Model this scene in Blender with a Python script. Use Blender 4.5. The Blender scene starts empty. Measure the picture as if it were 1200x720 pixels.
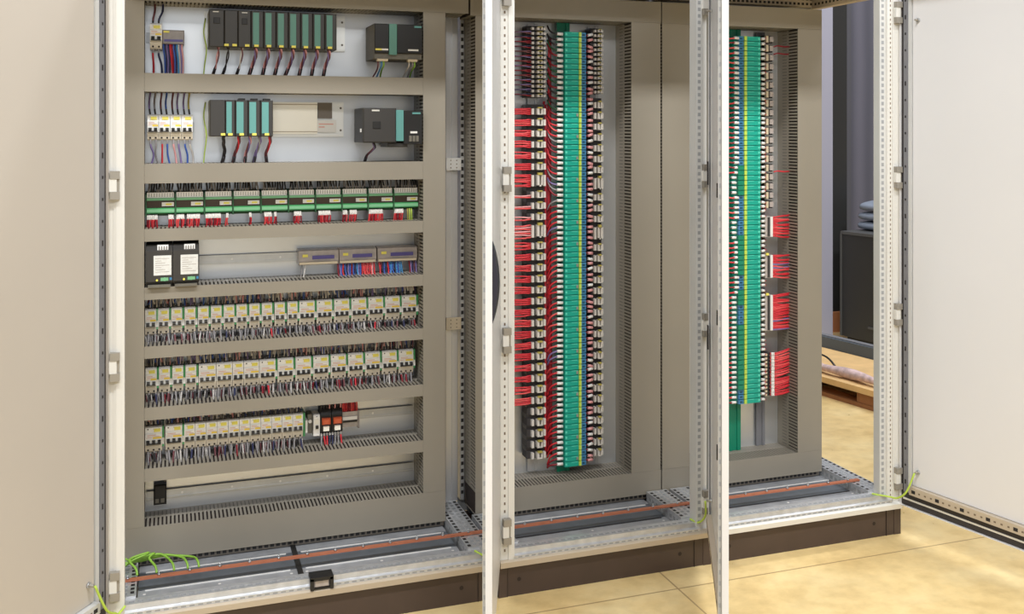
import bpy, math, random
from mathutils import Vector, Matrix
random.seed(11)
R = random.random
U = random.uniform
col = bpy.context.scene.collection
CH = {}          # children register: object name -> list of child objects

# ------------------------------------------------------------------ materials
def lin(c):
    return tuple(((v / 255) / 12.92 if v / 255 <= 0.04045 else ((v / 255 + 0.055) / 1.055) ** 2.4) for v in c)

def mat(name, rgb, rough=0.5, metal=0.0, noise=0.0, scale=8.0, spec=0.5, coat=0.0):
    m = bpy.data.materials.new(name)
    m.use_nodes = True
    nt = m.node_tree
    b = nt.nodes['Principled BSDF']
    c = lin(rgb)
    b.inputs['Base Color'].default_value = (*c, 1)
    b.inputs['Roughness'].default_value = rough
    b.inputs['Metallic'].default_value = metal
    b.inputs['Specular IOR Level'].default_value = spec
    if coat:
        b.inputs['Coat Weight'].default_value = coat
    if noise:
        tc = nt.nodes.new('ShaderNodeTexCoord')
        n = nt.nodes.new('ShaderNodeTexNoise')
        n.inputs['Scale'].default_value = scale
        n.inputs['Detail'].default_value = 6
        r = nt.nodes.new('ShaderNodeValToRGB')
        r.color_ramp.elements[0].position = 0.3
        r.color_ramp.elements[1].position = 0.7
        r.color_ramp.elements[0].color = (*[v * (1 - noise) for v in c], 1)
        r.color_ramp.elements[1].color = (*[min(1, v * (1 + noise)) for v in c], 1)
        nt.links.new(tc.outputs['Object'], n.inputs['Vector'])
        nt.links.new(n.outputs['Fac'], r.inputs['Fac'])
        nt.links.new(r.outputs['Color'], b.inputs['Base Color'])
    return m

M = {}
def D(k, *a, **kw):
    M[k] = mat(k, *a, **kw)
D('duct', (146, 139, 126), .5, noise=.03, scale=3)
D('duct_shade', (78, 68, 60), .8)  # duct colour darkened for the shade inside the trays
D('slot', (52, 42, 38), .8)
D('slot_soft', (120, 114, 108), .8)
D('plate', (226, 228, 230), .30, .75, noise=.02, scale=2)
D('frame', (222, 220, 214), .38, noise=.02, scale=4)
D('frame_cool', (206, 206, 204), .35, noise=.03, scale=6)
D('galv', (205, 206, 208), .34, .55, noise=.10, scale=40)
D('steel', (196, 198, 200), .32, .7, noise=.06, scale=25)
D('hole', (40, 36, 36), .8)
D('hole_soft', (120, 104, 88), .8)
D('hole_grey', (156, 158, 160), .8)
D('plinth', (74, 60, 53), .42, noise=.10, scale=9)
D('plinth_dot', (40, 30, 26), .6)
D('door', (224, 223, 224), .35, noise=.012, scale=2)
D('door_cream', (198, 190, 180), .4, noise=.02, scale=2)
D('gasket', (54, 50, 50), .7)
D('gasket_grey', (120, 120, 124), .6)
D('rail_beige', (190, 176, 156), .5)
D('alu', (240, 240, 236), .34, .65)
D('alu_cream', (248, 242, 226), .36, .6)
D('post_steel', (222, 222, 222), .34, .6)
D('hole_pale', (182, 184, 188), .7)
D('strip', (120, 112, 102), .5)
D('handle', (38, 38, 52), .3)
D('hinge', (156, 150, 140), .4, .2)
D('gland', (168, 170, 174), .30, .25, noise=.15, scale=18)
D('gland_dark', (104, 110, 118), .34, .25, noise=.12, scale=18)
D('black', (30, 29, 29), .5)
D('charcoal', (58, 56, 54), .45)
D('coal_side', (112, 108, 98), .6, noise=.12, scale=60)
D('teal', (92, 142, 130), .4)
D('teal_bright', (98, 156, 152), .4)
D('yellow', (238, 226, 104), .5)
D('cream', (246, 242, 230), .5)
D('white', (232, 230, 226), .4)
D('offwhite', (212, 210, 202), .45)
D('paper', (226, 226, 222), .6, noise=.08, scale=160)
D('pinktext', (226, 172, 158), .6)
D('orange', (248, 216, 84), .5)
D('relay_orange', (226, 104, 66), .4)
D('beige', (206, 190, 162), .5)
D('mcb', (246, 245, 242), .4)
D('mcb_tan', (226, 216, 198), .45)
D('green', (64, 152, 92), .4)
D('green_pale', (122, 184, 138), .45)
D('green_dark', (36, 84, 52), .5)
D('brown_dark', (66, 50, 38), .5)
D('gy', (186, 212, 84), .45)
D('lime', (138, 184, 66), .45)
D('term_teal', (14, 160, 138), .38)
D('term_edge', (10, 96, 82), .5)
D('term_blue', (62, 128, 172), .4)
D('term_navy', (16, 70, 96), .45)
D('term_line', (96, 210, 186), .4)
D('profile_green', (6, 128, 98), .4)
D('clip_white', (206, 200, 192), .5)
D('copper', (190, 116, 86), .4, .1, noise=.08, scale=30)
D('block_grey', (150, 144, 142), .4, noise=.12, scale=60)
D('block_clear', (176, 166, 160), .25, noise=.12, scale=50)
D('purple', (92, 84, 150), .5)
for k, c in dict(red=(206, 46, 56), darkred=(140, 26, 40), blue=(58, 92, 172), navy=(44, 48, 84), violet=(128, 112, 160), grey=(146, 142, 142),
                 dark=(46, 42, 44), whitew=(222, 216, 208), maroon=(112, 62, 66), pink=(222, 158, 158), sky=(70, 140, 190), salmon=(226, 84, 84),
                 clear=(196, 190, 184), oldyellow=(176, 162, 80)).items():
    D('w_' + k, c, .45)
D('concrete_box', (44, 44, 44), .45)
D('box_edge', (78, 78, 78), .5)
D('box_brown', (70, 56, 52), .7)
D('cushion', (122, 130, 144), .8, noise=.06, scale=12)
D('pine', (222, 184, 128), .6, noise=.10, scale=9)
D('pine_dark', (150, 100, 62), .7, noise=.15, scale=9)
D('wrap', (206, 180, 178), .8, noise=.3, scale=26)
D('slate', (82, 92, 100), .5)
D('wall_shade', (78, 78, 86), .7)
D('brick', (196, 128, 84), .8, noise=.1)
D('lavender', (152, 152, 168), .5)
D('ceil_grey', (205, 205, 205), .7)

def floor_material():
    m = bpy.data.materials.new('polished_concrete')
    m.use_nodes = True
    nt = m.node_tree; N = nt.nodes; L = nt.links
    b = N['Principled BSDF']
    geo = N.new('ShaderNodeNewGeometry')
    n1 = N.new('ShaderNodeTexNoise'); n1.inputs['Scale'].default_value = 2.1; n1.inputs['Detail'].default_value = 9; n1.inputs['Roughness'].default_value = .68
    n2 = N.new('ShaderNodeTexNoise'); n2.inputs['Scale'].default_value = 16; n2.inputs['Detail'].default_value = 6
    mp = N.new('ShaderNodeMapping'); mp.inputs['Scale'].default_value = (1, 1.5, 1)
    L.new(geo.outputs['Position'], mp.inputs['Vector'])
    L.new(mp.outputs['Vector'], n1.inputs['Vector']); L.new(geo.outputs['Position'], n2.inputs['Vector'])
    r = N.new('ShaderNodeValToRGB')
    e = r.color_ramp.elements
    e[0].position = .32; e[0].color = (*lin((214, 184, 126)), 1)
    e[1].position = .70; e[1].color = (*lin((242, 220, 168)), 1)
    x = e.new(.5); x.color = (*lin((232, 204, 146)), 1)
    L.new(n1.outputs['Fac'], r.inputs['Fac'])
    mx = N.new('ShaderNodeMixRGB'); mx.blend_type = 'MULTIPLY'; mx.inputs['Fac'].default_value = .35
    r2 = N.new('ShaderNodeValToRGB'); r2.color_ramp.elements[0].color = (.62, .58, .5, 1); r2.color_ramp.elements[0].position = .3; r2.color_ramp.elements[1].position = .6
    L.new(n2.outputs['Fac'], r2.inputs['Fac']); L.new(r.outputs['Color'], mx.inputs['Color1']); L.new(r2.outputs['Color'], mx.inputs['Color2'])
    # saw-cut joints of the slab: a square grid
    sep = N.new('ShaderNodeSeparateXYZ'); L.new(geo.outputs['Position'], sep.inputs['Vector'])
    def joint(axis, off, pitch):
        a = N.new('ShaderNodeMath'); a.operation = 'ADD'; a.inputs[1].default_value = -off + pitch * 50.5
        L.new(sep.outputs[axis], a.inputs[0])
        md = N.new('ShaderNodeMath'); md.operation = 'MODULO'; md.inputs[1].default_value = pitch
        L.new(a.outputs[0], md.inputs[0])
        s = N.new('ShaderNodeMath'); s.operation = 'SUBTRACT'; s.inputs[1].default_value = pitch / 2
        L.new(md.outputs[0], s.inputs[0])
        ab = N.new('ShaderNodeMath'); ab.operation = 'ABSOLUTE'; L.new(s.outputs[0], ab.inputs[0])
        lt = N.new('ShaderNodeMath'); lt.operation = 'LESS_THAN'; lt.inputs[1].default_value = .003
        L.new(ab.outputs[0], lt.inputs[0])
        return lt
    j1 = joint('Y', -.125, 3.0); j2 = joint('X', 1.575, 3.0)
    mxm = N.new('ShaderNodeMath'); mxm.operation = 'MAXIMUM'; L.new(j1.outputs[0], mxm.inputs[0]); L.new(j2.outputs[0], mxm.inputs[1])
    m3 = N.new('ShaderNodeMixRGB'); m3.inputs['Color2'].default_value = (*lin((150, 120, 84)), 1)
    sc = N.new('ShaderNodeMath'); sc.operation = 'MULTIPLY'; sc.inputs[1].default_value = .75
    L.new(mxm.outputs[0], sc.inputs[0]); L.new(sc.outputs[0], m3.inputs['Fac'])
    L.new(mx.outputs['Color'], m3.inputs['Color1'])
    L.new(m3.outputs['Color'], b.inputs['Base Color'])
    rr = N.new('ShaderNodeMapRange'); rr.inputs['To Min'].default_value = .22; rr.inputs['To Max'].default_value = .42
    L.new(n2.outputs['Fac'], rr.inputs['Value']); L.new(rr.outputs['Result'], b.inputs['Roughness'])
    return m
def wall_material():
    m = bpy.data.materials.new('ribbed_grey_wall')
    m.use_nodes = True
    nt = m.node_tree; N = nt.nodes; L = nt.links
    b = N['Principled BSDF']; b.inputs['Roughness'].default_value = .7
    geo = N.new('ShaderNodeNewGeometry')
    w = N.new('ShaderNodeTexWave'); w.inputs['Scale'].default_value = 1.6; w.inputs['Distortion'].default_value = .6; w.inputs['Detail'].default_value = 2
    L.new(geo.outputs['Position'], w.inputs['Vector'])
    r = N.new('ShaderNodeValToRGB')
    r.color_ramp.elements[0].color = (*lin((82, 82, 94)), 1); r.color_ramp.elements[1].color = (*lin((98, 97, 110)), 1)
    L.new(w.outputs['Color'], r.inputs['Fac']); L.new(r.outputs['Color'], b.inputs['Base Color'])
    return m
M['floor'] = floor_material()
M['wall'] = wall_material()

# ------------------------------------------------------------------ mesh builder
class MB:
    def __init__(s):
        s.v = []; s.f = []; s.mi = []; s.mats = []; s.sm = []
    def m(s, k):
        if k not in s.mats: s.mats.append(k)
        return s.mats.index(k)
    def add(s, vs, fs, k, smooth=False):
        b = len(s.v); i = s.m(k)
        s.v += [tuple(p) for p in vs]
        for f in fs:
            s.f.append([b + q for q in f]); s.mi.append(i); s.sm.append(smooth)
        return s
    def box(s, x0, x1, y0, y1, z0, z1, k, T=None):
        vs = [(x0, y0, z0), (x1, y0, z0), (x1, y1, z0), (x0, y1, z0), (x0, y0, z1), (x1, y0, z1), (x1, y1, z1), (x0, y1, z1)]
        if T: vs = [T(*p) for p in vs]
        return s.add(vs, [(3, 2, 1, 0), (4, 5, 6, 7), (0, 1, 5, 4), (1, 2, 6, 5), (2, 3, 7, 6), (3, 0, 4, 7)], k)
    def cbox(s, x0, x1, y0, y1, z0, z1, c, k, T=None):
        """box with its four front edges (facing -y) and its side edges chamfered by c"""
        o = [(x0, z0), (x1, z0), (x1, z1), (x0, z1)]
        i = [(x0 + c, z0 + c), (x1 - c, z0 + c), (x1 - c, z1 - c), (x0 + c, z1 - c)]
        vs = [(x, y0, z) for x, z in i] + [(x, y0 + c, z) for x, z in o] + [(x, y1, z) for x, z in o]
        if T: vs = [T(*p) for p in vs]
        fs = [(0, 1, 2, 3), (8, 11, 10, 9)]
        for a in range(4):
            n = (a + 1) % 4
            fs += [(a, a + 4, n + 4, n), (a + 4, a + 8, n + 8, n + 4)]
        return s.add(vs, fs, k)
    def prism(s, prof, x0, x1, k, T=None):
        """(y,z) outline swept along x"""
        n = len(prof)
        vs = [(x0, y, z) for y, z in prof] + [(x1, y, z) for y, z in prof]
        if T: vs = [T(*p) for p in vs]
        fs = [tuple(range(n)), tuple(range(2 * n - 1, n - 1, -1))] + [(i, (i + 1) % n, n + (i + 1) % n, n + i) for i in range(n)]
        return s.add(vs, fs, k)
    def zprism(s, prof, z0, z1, k):
        """(x,y) outline swept along z"""
        n = len(prof)
        vs = [(x, y, z0) for x, y in prof] + [(x, y, z1) for x, y in prof]
        fs = [tuple(range(n)), tuple(range(2 * n - 1, n - 1, -1))] + [(i, (i + 1) % n, n + (i + 1) % n, n + i) for i in range(n)]
        return s.add(vs, fs, k)
    def quad(s, a, b, c, d, k):
        return s.add([a, b, c, d], [(0, 1, 2, 3)], k)
    def fquad(s, x0, x1, z0, z1, y, k):
        return s.quad((x0, y, z0), (x1, y, z0), (x1, y, z1), (x0, y, z1), k)
    def disc(s, c, r, axis, k, n=8):
        c = Vector(c); ax = Vector(axis).normalized()
        u = ax.orthogonal().normalized(); w = ax.cross(u)
        vs = [c + r * (math.cos(2 * math.pi * i / n) * u + math.sin(2 * math.pi * i / n) * w) for i in range(n)]
        return s.add(vs, [tuple(range(n))], k)
    def tube(s, pts, r, k, n=5, k2=None, split=0):
        """tube along pts; the first `split` segments take material k2"""
        pts = [Vector(p) for p in pts]
        rings = []; N = len(pts)
        up = Vector((.31, .17, .93)).normalized()
        for i, p in enumerate(pts):
            t = (pts[min(i + 1, N - 1)] - pts[max(i - 1, 0)]).normalized()
            u = t.cross(up)
            if u.length < .05: u = t.cross(Vector((1, .1, 0)))
            u.normalize(); w = t.cross(u)
            rr = r[i] if isinstance(r, (list, tuple)) else r
            rings.append([p + rr * (math.cos(2 * math.pi * j / n) * u + math.sin(2 * math.pi * j / n) * w) for j in range(n)])
        vs = [q for g in rings for q in g]
        b = len(s.v); s.v += [tuple(q) for q in vs]
        ia = s.m(k); ib = s.m(k2) if k2 else ia
        for i in range(N - 1):
            for j in range(n):
                s.f.append([b + i * n + j, b + i * n + (j + 1) % n, b + (i + 1) * n + (j + 1) % n, b + (i + 1) * n + j])
                s.mi.append(ib if i < split else ia); s.sm.append(True)
        s.f.append([b + j for j in range(n)][::-1]); s.mi.append(ib); s.sm.append(False)
        s.f.append([b + (N - 1) * n + j for j in range(n)]); s.mi.append(ia); s.sm.append(False)
        return s
    def cyl(s, a, b, r, k, n=10):
        return s.tube([a, b], r, k, n)
    def build(s, name, parent=None, loc=None):
        me = bpy.data.meshes.new(name)
        if loc is None and parent is None:
            xs = [p[0] for p in s.v]; ys = [p[1] for p in s.v]; zs = [p[2] for p in s.v]
            loc = ((min(xs) + max(xs)) / 2, (min(ys) + max(ys)) / 2, min(zs))
        o_ = Vector(loc) if loc is not None else Vector(WL.get(parent.name, (0, 0, 0)))
        me.from_pydata([(x - o_.x, y - o_.y, z - o_.z) for x, y, z in s.v], [], s.f)
        for k in s.mats: me.materials.append(M[k])
        me.polygons.foreach_set('material_index', s.mi)
        me.polygons.foreach_set('use_smooth', s.sm)
        me.update()
        ob = bpy.data.objects.new(name, me)
        col.objects.link(ob)
        if parent is None:
            ob.location = o_; WL[ob.name] = tuple(o_)
        else:
            ob.parent = parent
            CH.setdefault(parent.name, []).append(ob)
            WL[ob.name] = tuple(o_)
        return ob
WL = {}          # world place of each root, for building its parts in world coordinates

def tag(o, label=None, cat=None, group=None, kind=None):
    if label: o['label'] = label
    if cat: o['category'] = cat
    if group: o['group'] = group
    if kind: o['kind'] = kind
    return o
def thing(name, label, cat, loc, group=None):
    o = bpy.data.objects.new(name, None)
    o.empty_display_size = .03
    col.objects.link(o); o.location = loc; WL[o.name] = tuple(loc)
    return tag(o, label, cat, group)
def dup(src, loc, label, group=None):
    def cp(o, par):
        c = o.copy(); col.objects.link(c)
        if par is not None:
            c.parent = par; CH.setdefault(par.name, []).append(c)
        for ch in CH.get(o.name, ()): cp(ch, c)
        return c
    c = cp(src, None); c.location = loc; c['label'] = label
    if group: c['group'] = group
    return c
def mesh_thing(name, mb, label, cat, group=None, kind=None):
    return tag(mb.build(name), label, cat, group, kind)
def struct(name, mb):
    return tag(mb.build(name), kind='structure')
ORD = 'first second third fourth fifth sixth seventh eighth ninth tenth eleventh twelfth thirteenth fourteenth fifteenth sixteenth seventeenth eighteenth nineteenth twentieth'.split()
TENS = {20: 'twenty', 30: 'thirty', 40: 'forty', 50: 'fifty', 60: 'sixty', 70: 'seventy', 80: 'eighty', 90: 'ninety'}
def nth(i):
    i += 1
    if i <= 20: return ORD[i - 1]
    t = i // 10 * 10
    if i == t: return TENS[t][:-1] + 'ieth'
    return TENS[t] + '-' + ORD[i - t - 1]
def smooth(pts, n=4):
    P = [Vector(p) for p in pts]; out = []
    for i in range(len(P) - 1):
        a = P[max(i - 1, 0)]; b = P[i]; c = P[i + 1]; d = P[min(i + 2, len(P) - 1)]
        for j in range(n):
            t = j / n
            out.append(.5 * ((2 * b) + (-a + c) * t + (2 * a - 5 * b + 4 * c - d) * t * t + (-a + 3 * b - 3 * c + d) * t ** 3))
    out.append(P[-1]); return out
def holes(mb, a, b, n, w, h, face, k='hole'):
    """a row of n small dark openings from a to b on a face: '-y', '+z', '+x', '-x', '-z'"""
    for i in range(n):
        t = (i + .5) / n
        x, y, z = (a[q] + (b[q] - a[q]) * t for q in range(3))
        if face == '-y': mb.quad((x - w, y, z - h), (x + w, y, z - h), (x + w, y, z + h), (x - w, y, z + h), k)
        elif face in ('+z', '-z'): mb.quad((x - w, y - h, z), (x + w, y - h, z), (x + w, y + h, z), (x - w, y + h, z), k)
        else: mb.quad((x, y - w, z - h), (x, y + w, z - h), (x, y + w, z + h), (x, y - w, z + h), k)

# ------------------------------------------------------------------ the setting
FR = .32; PL = .46                       # depth of the duct covers and of the mounting plates
mb = MB(); mb.box(-9, 12, -9, 4.6, -.1, 0, 'floor'); struct('floor', mb)
mb = MB(); mb.box(-9, 12, 4.3, 4.4, 0, 6.6, 'wall'); struct('wall_back', mb)
mb = MB(); mb.box(11.9, 12, -9, 4.3, 0, 6.6, 'lavender'); struct('wall_right', mb)
mb = MB(); mb.box(5.40, 5.66, 4.24, 4.2995, 0, 4.5, 'wall_shade'); struct('wall_shade_strip_1', mb)  # dark strip standing in for the shading of the back wall

# ------------------------------------------------------------------ cabinets
CAB = [('A', -.178, .993), ('B', .997, 1.772), ('C', 1.776, 2.578)]
cabs = []
CABLAB = ['wide grey switchgear cabinet holding the rows of white breakers',
          'grey switchgear cabinet with one green terminal column between two clip columns',
          'grey switchgear cabinet at the open end with combs of red wires']
for ci, (cn, x0, x1) in enumerate(CAB):
    c = thing('electrical_cabinet', CABLAB[ci], 'cabinet', ((x0 + x1) / 2, .25, 0), 'row of open switchgear cabinets')
    cabs.append(c)
    # plinth: front plate with corner pieces and bolt dots
    p = MB()
    p.box(x0 + .03, x1 - .03, .004, .03, 0, .1, 'plinth'); p.box(x0 + .03, x1 - .03, .47, .496, 0, .1, 'plinth')
    for a, b in ((x0, x0 + .03), (x1 - .03, x1)): p.box(a, b, .002, .498, 0, .1, 'plinth')
    for xx in (x0 + .07, x1 - .12): p.disc((xx, .0032, .052), .007, (0, 1, 0), 'plinth_dot', 10)
    for xx in (x0 + .03, x1 - .065): p.box(xx - .001, xx + .001, .0015, .01, 0, .1, 'plinth_dot')
    p.build('plinth', c)
    s = MB()
    s.prism([(-.012, .1), (-.014, .118), (-.008, .1225), (.03, .1225), (.03, .1)], x0 + .002, x1 - .002, 'rail_beige' if ci < 2 else 'frame')
    s.build('sill', c)
    r = MB()
    r.prism([(-.004, .1225), (-.004, .131), (.008, .134), (.010, .149), (.05, .149), (.05, .1225)], x0 + .05, x1 - .045, 'galv')
    n = int((x1 - x0) / .026)
    holes(r, (x0 + .06, .025, .1495), (x1 - .05, .025, .1495), n, .0075, .0045, '+z', 'hole_grey')
    holes(r, (x0 + .06, -.0045, .127), (x1 - .05, -.0045, .127), n, .007, .002, '-y', 'hole_grey')
    r.build('bottom_front_rail', c)
    r = MB(); r.box(x0 + .04, x1 - .04, .455 + .012, .498, .1, .165, 'gland_dark')
    holes(r, (x0 + .05, .4665, .142), (x1 - .05, .4665, .142), n, .0085, .010, '-y', 'hole')
    r.build('bottom_rear_rail', c)
    # perforated depth rails along both bottom sides
    for sd, (a, b) in enumerate(((x0 + .003, x0 + .082), ((.9075, .985), (x1 - .09, x1 - .008), (x1 - .108, x1 - .03))[ci])):
        ye = .315 if (sd == 0 or ci == 1) else .465
        r = MB(); r.box(a, b, .05, ye, .1, .155, 'galv')
        for q in range(4):
            xx = a + (b - a) * (q + .5) / 4
            holes(r, (xx, .055 + .006 * (q % 2), .1556), (xx, ye - .010 + .006 * (q % 2), .1556), int(ye * 33), .0055, .0075, '+z', 'hole_grey' if q % 3 else 'hole')
        holes(r, (a - .0006, .06, .135), (a - .0006, ye - .015, .135), int(ye * 31), .008, .006, '-x', 'hole_grey')
        r.build('bottom_side_rail', c)
    a_, b_ = ((-.137, .904), (1.018, 1.74), (1.7525, 2.460))[ci]
    # floor gland plates
    mid = .38 if ci == 0 else None
    spans = ((x0 + .085, mid - .004), (mid + .004, x1 - .093)) if mid else ((x0 + .085, x1 - .093),)
    for a, b in spans:
        for (d0, d1, k) in ((.051, .158, 'gland'), (.163, .285, 'gland_dark'), (.29, .452, 'gland')):
            g = MB(); g.box(a, b, d0, d1, .112, .120, k)
            g.box(a + .02, b - .02, d1 - .008, d1 - .004, .120, .1225, 'white' if ci == 0 or d0 > .06 else 'hole')
            for t in (.04, .5, .96): g.disc((a + (b - a) * t, d1 - .03, .1206), .005, (0, 0, 1), 'white', 8)
            g.build('gland_plate', c)
    if mid:
        g = MB(); g.box(mid - .004, mid + .012, .06, .44, .118, .125, 'black'); g.build('plate_joint', c)
    # rear posts
    for a, b, hx in ((x0 + .004, x0 + .017, x0 + .011), ((.944, .990, .984) if ci == 0 else (x1 - .025, x1 - .004, x1 - .012) if ci == 1 else (2.515, 2.540, 2.528))):
        r = MB(); r.box(a, b, .4615, .498, .155, 2.06, 'post_steel')
        if b - a > .03:
            r.box(a, a + .016, .455, .4615, .165, 1.91, 'post_steel'); r.box(a + .024, a + .03, .457, .4615, .165, 1.91, 'post_steel')
        if ci != 0 or b - a < .03: holes(r, (hx, .4609, .17), (hx, .4609, 1.905), 66, .0048, .0065, '-y')
        r.build('rear_post', c)
    # front posts
    if ci == 0:
        r = MB(); r.box(-.176, -.152, 0, .045, .122, 2.06, 'frame'); r.box(-.152, -.124, -.004, .05, .122, 2.06, 'frame'); r.box(-.146, -.131, -.007, .0, .122, 2.06, 'frame')
        r.build('front_post', c)
        r = MB(); r.box(.962, .992, .004, .05, .122, 2.06, 'frame'); r.build('front_post', c)
    elif ci == 1:
        r = MB(); r.box(1.002, 1.028, 0, .05, .122, 2.06, 'frame'); r.box(1.028, 1.0485, -.004, .05, .122, 2.06, 'frame')
        holes(r, (1.0165, -.0006, .14), (1.0165, -.0006, 2.05), 76, .0028, .0045, '-y', 'hole_soft'); r.build('front_post', c)
        r = MB(); r.box(1.716, 1.738, .004, .05, .122, 2.06, 'frame_cool'); r.box(1.738, 1.762, .014, .05, .122, 2.06, 'frame_cool')
        holes(r, (1.727, .0034, .14), (1.727, .0034, 2.05), 84, .0055, .006, '-y', 'hole_grey'); r.build('front_post', c)
    else:
        r = MB(); r.box(1.782, 1.83, .004, .05, .122, 2.06, 'frame'); r.build('front_post', c)
        r = MB(); r.box(2.494, 2.520, .016, .05, .122, 2.06, 'frame_cool'); r.box(2.520, 2.540, .006, .05, .122, 2.06, 'frame'); r.box(2.540, 2.574, 0, .045, .122, 2.06, 'frame')
        holes(r, (2.507, .0154, .14), (2.507, .0154, 2.05), 84, .0055, .0065, '-y', 'hole_grey')
        holes(r, (2.534, .0054, .14), (2.534, .0054, 2.05), 110, .002, .004, '-y', 'hole_soft'); r.build('front_post', c)
    # head rails and roof
    r = MB(); r.box(x0 + .02, x1 - .02, .452, .498, 2.019, 2.062, 'rail_beige')
    holes(r, (x0 + .05, .4514, 2.03), (x1 - .06, .4514, 2.03), 34, .006, .005, '-y'); holes(r, (x0 + .05, .4514, 2.05), (x1 - .06, .4514, 2.05), 34, .006, .005, '-y'); r.build('top_rear_rail', c)
    r = MB(); r.box(x0 + .02, x1 - .02, .0, .045, 2.05, 2.09, 'frame'); r.build('top_front_rail', c)
    for a, b in ((x0 + .004, x0 + .04), (x1 - .066, x1 - .03)):
        r = MB(); r.box(a, b, .045, .452, 2.010, 2.060, 'rail_beige')
        holes(r, (a - .0006, .06, 2.028), (a - .0006, .44, 2.028), 16, .006, .005, '-x'); r.build('top_side_rail', c)
    r = MB(); r.box(x0, x1, -.01, .505, 2.09, 2.105, 'frame'); r.build('roof', c)
    r = MB(); r.box(x0 + .003, (x1 if ci < 2 else 2.545) - .003, .4985, .502, .1, 2.088, 'frame_cool'); r.build('rear_panel', c)
    r = MB(); r.box(a_, b_, .335, .338, .1226, .1426, 'strip'); holes(r, (a_ + .01, .3344, .133), (b_ - .01, .3344, .133), int((b_ - a_) / .019), .0062, .0055, '-y', 'black'); r.build('perforated_strip', c)
    a, b = ((-.15, .942), (1.0165, 1.720), (1.7745, 2.4627))[ci]
    r = MB(); r.box(a, b, PL, PL + .004, .155, 2.0, 'plate'); r.build('mounting_plate', c)
    if ci == 0:
        for z in (1.384, .804):
            r = MB(); r.box(.944, 1.0, .448, .4549, z - .022, z + .022, 'frame' if z > 1 else 'beige')
            for dx in (-.011, .011):
                holes(r, (.972 + dx, .4474, z - .02), (.972 + dx, .4474, z + .02), 3, .002, .002, '-y', 'hole_soft')
            r.build('bay_bracket', c)

# ------------------------------------------------------------------ doors (leaf, frame, gasket, hinges, handle as parts of their cabinet)
def door(cab, hinge, u, sgn, w, z0=.115, z1=2.08, leaf='door', rail='rail_beige', hz=(1.945, 1.345, .834, .216), wide=.03, knuckle=1):
    """hinge (x,y) on the outer skin, u = direction from hinge to free edge, sgn picks the inner side"""
    ux, uy = u; nx, ny = (uy, -ux) if sgn < 0 else (-uy, ux)
    def T(a, n, z): return (hinge[0] + ux * a + nx * n, hinge[1] + uy * a + ny * n, z)
    d = MB()
    d.box(0, w, 0, .003, z0, z1, leaf, T)                                # outer skin
    for a, b in ((0, .0025), (w - .0025, w)): d.box(a, b, .003, .018, z0, z1, leaf, T)
    for a, b in ((z0, z0 + .0025), (z1 - .0025, z1)): d.box(.0025, w - .0025, .003, .018, a, b, leaf, T)
    f = .052
    d.box(f, w - f, .003, .009, z0 + .085, z1 - .085, leaf, T)          # raised inner panel
    D_ = d.build('door', cab)
    g = MB()
    for a, b, e, h in ((.0035, .0155, z0 + .004, z1 - .004), (w - .024, w - .0035, z0 + .004, z1 - .004)):
        g.box(a, b, .003, .010, e, h, 'gasket', T)
    for e, h in ((z0 + .004, z0 + .052), (z1 - .052, z1 - .004)):
        g.box(.0155, w - .024, .003, .010, e, h, 'gasket', T)
        g.box(.012, w - .012, .010, .013, (e + h) / 2 - .003, (e + h) / 2 + .003, 'frame', T)
    g.build('gasket', D_)
    fr = MB(); t = .027
    a0, a1, e0, e1 = .0165, w - .027, z0 + .053, z1 - .053
    fr.box(a0, a0 + .016, .003, .016, e0, e1, 'gasket_grey', T); fr.box(a0 + .017, a0 + .030, .003, .012, e0, e1, 'frame_cool', T); fr.box(a1 - .02, a1, .003, t, e0, e1, 'frame_cool', T)
    fr.box(a0 + .031, a1 - .02, .003, t, e0, e0 + .030, rail, T); fr.box(a0 + .031, a1 - .02, .003, t, e1 - .030, e1, rail, T)
    def hq(a, n, z, da, dz, k):
        fr.add([T(a - da, n, z - dz), T(a + da, n, z - dz), T(a + da, n, z + dz), T(a - da, n, z + dz)], [(0, 1, 2, 3)], k)
    for i in range(30):
        z = e0 + .04 + (e1 - e0 - .08) * i / 29
        hq(a0 + .008, .0166, z, .003, .0042 if i % 4 else .008, 'hole'); hq(a1 - .01, t + .0006, z, .004, .006, 'hole_grey')
    for i in range(26):
        a = a0 + .05 + (a1 - a0 - .1) * i / 25
        for e in (e0 + .014, e1 - .014): hq(a, t + .0006, e, .004 if i % 4 else .008, .003 if i % 4 else .006, 'hole_soft' if i % 4 else 'hole')
    # side holes of the free-edge tube
    for i in range(60):
        z = e0 + .04 + (e1 - e0 - .08) * i / 59
        fr.add([T(a1 + .0006, .0195, z - .006), T(a1 + .0006, .0245, z - .006), T(a1 + .0006, .0245, z + .006), T(a1 + .0006, .0195, z + .006)], [(0, 1, 2, 3)], 'hole_pale')
    fr.build('stiffening_frame', D_)
    for z in (z1 - .17, z0 + .14):
        s = MB(); a = T(.075, .003, z); b = T(.075, .028, z); s.cyl(a, b, .004, 'hinge', 8); s.cyl(T(.075, .010, z), T(.075, .014, z), .008, 'steel', 8); s.build('earth_stud', D_)
    return D_, T
def hinge_mesh(D_, x, y, z):
    h = MB()
    h.box(x - .012, x + .014, y - .018, y, z + .018, z + .040, 'hinge'); h.box(x - .012, x + .014, y - .018, y, z - .040, z - .018, 'hinge')
    h.box(x - .014, x + .006, y - .016, y - .002, z - .018, z + .018, 'frame'); h.box(x + .006, x + .013, y - .012, y, z - .018, z + .018, 'hinge')
    h.build('hinge', D_)
DA, TA = door(cabs[0], (-.179, -.004), (-.573, -.819), 1, .585, leaf='door_cream', rail='frame_cool')
for z in (1.945, 1.350, .837, .218): hinge_mesh(DA, -.150, -.004, z)
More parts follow.
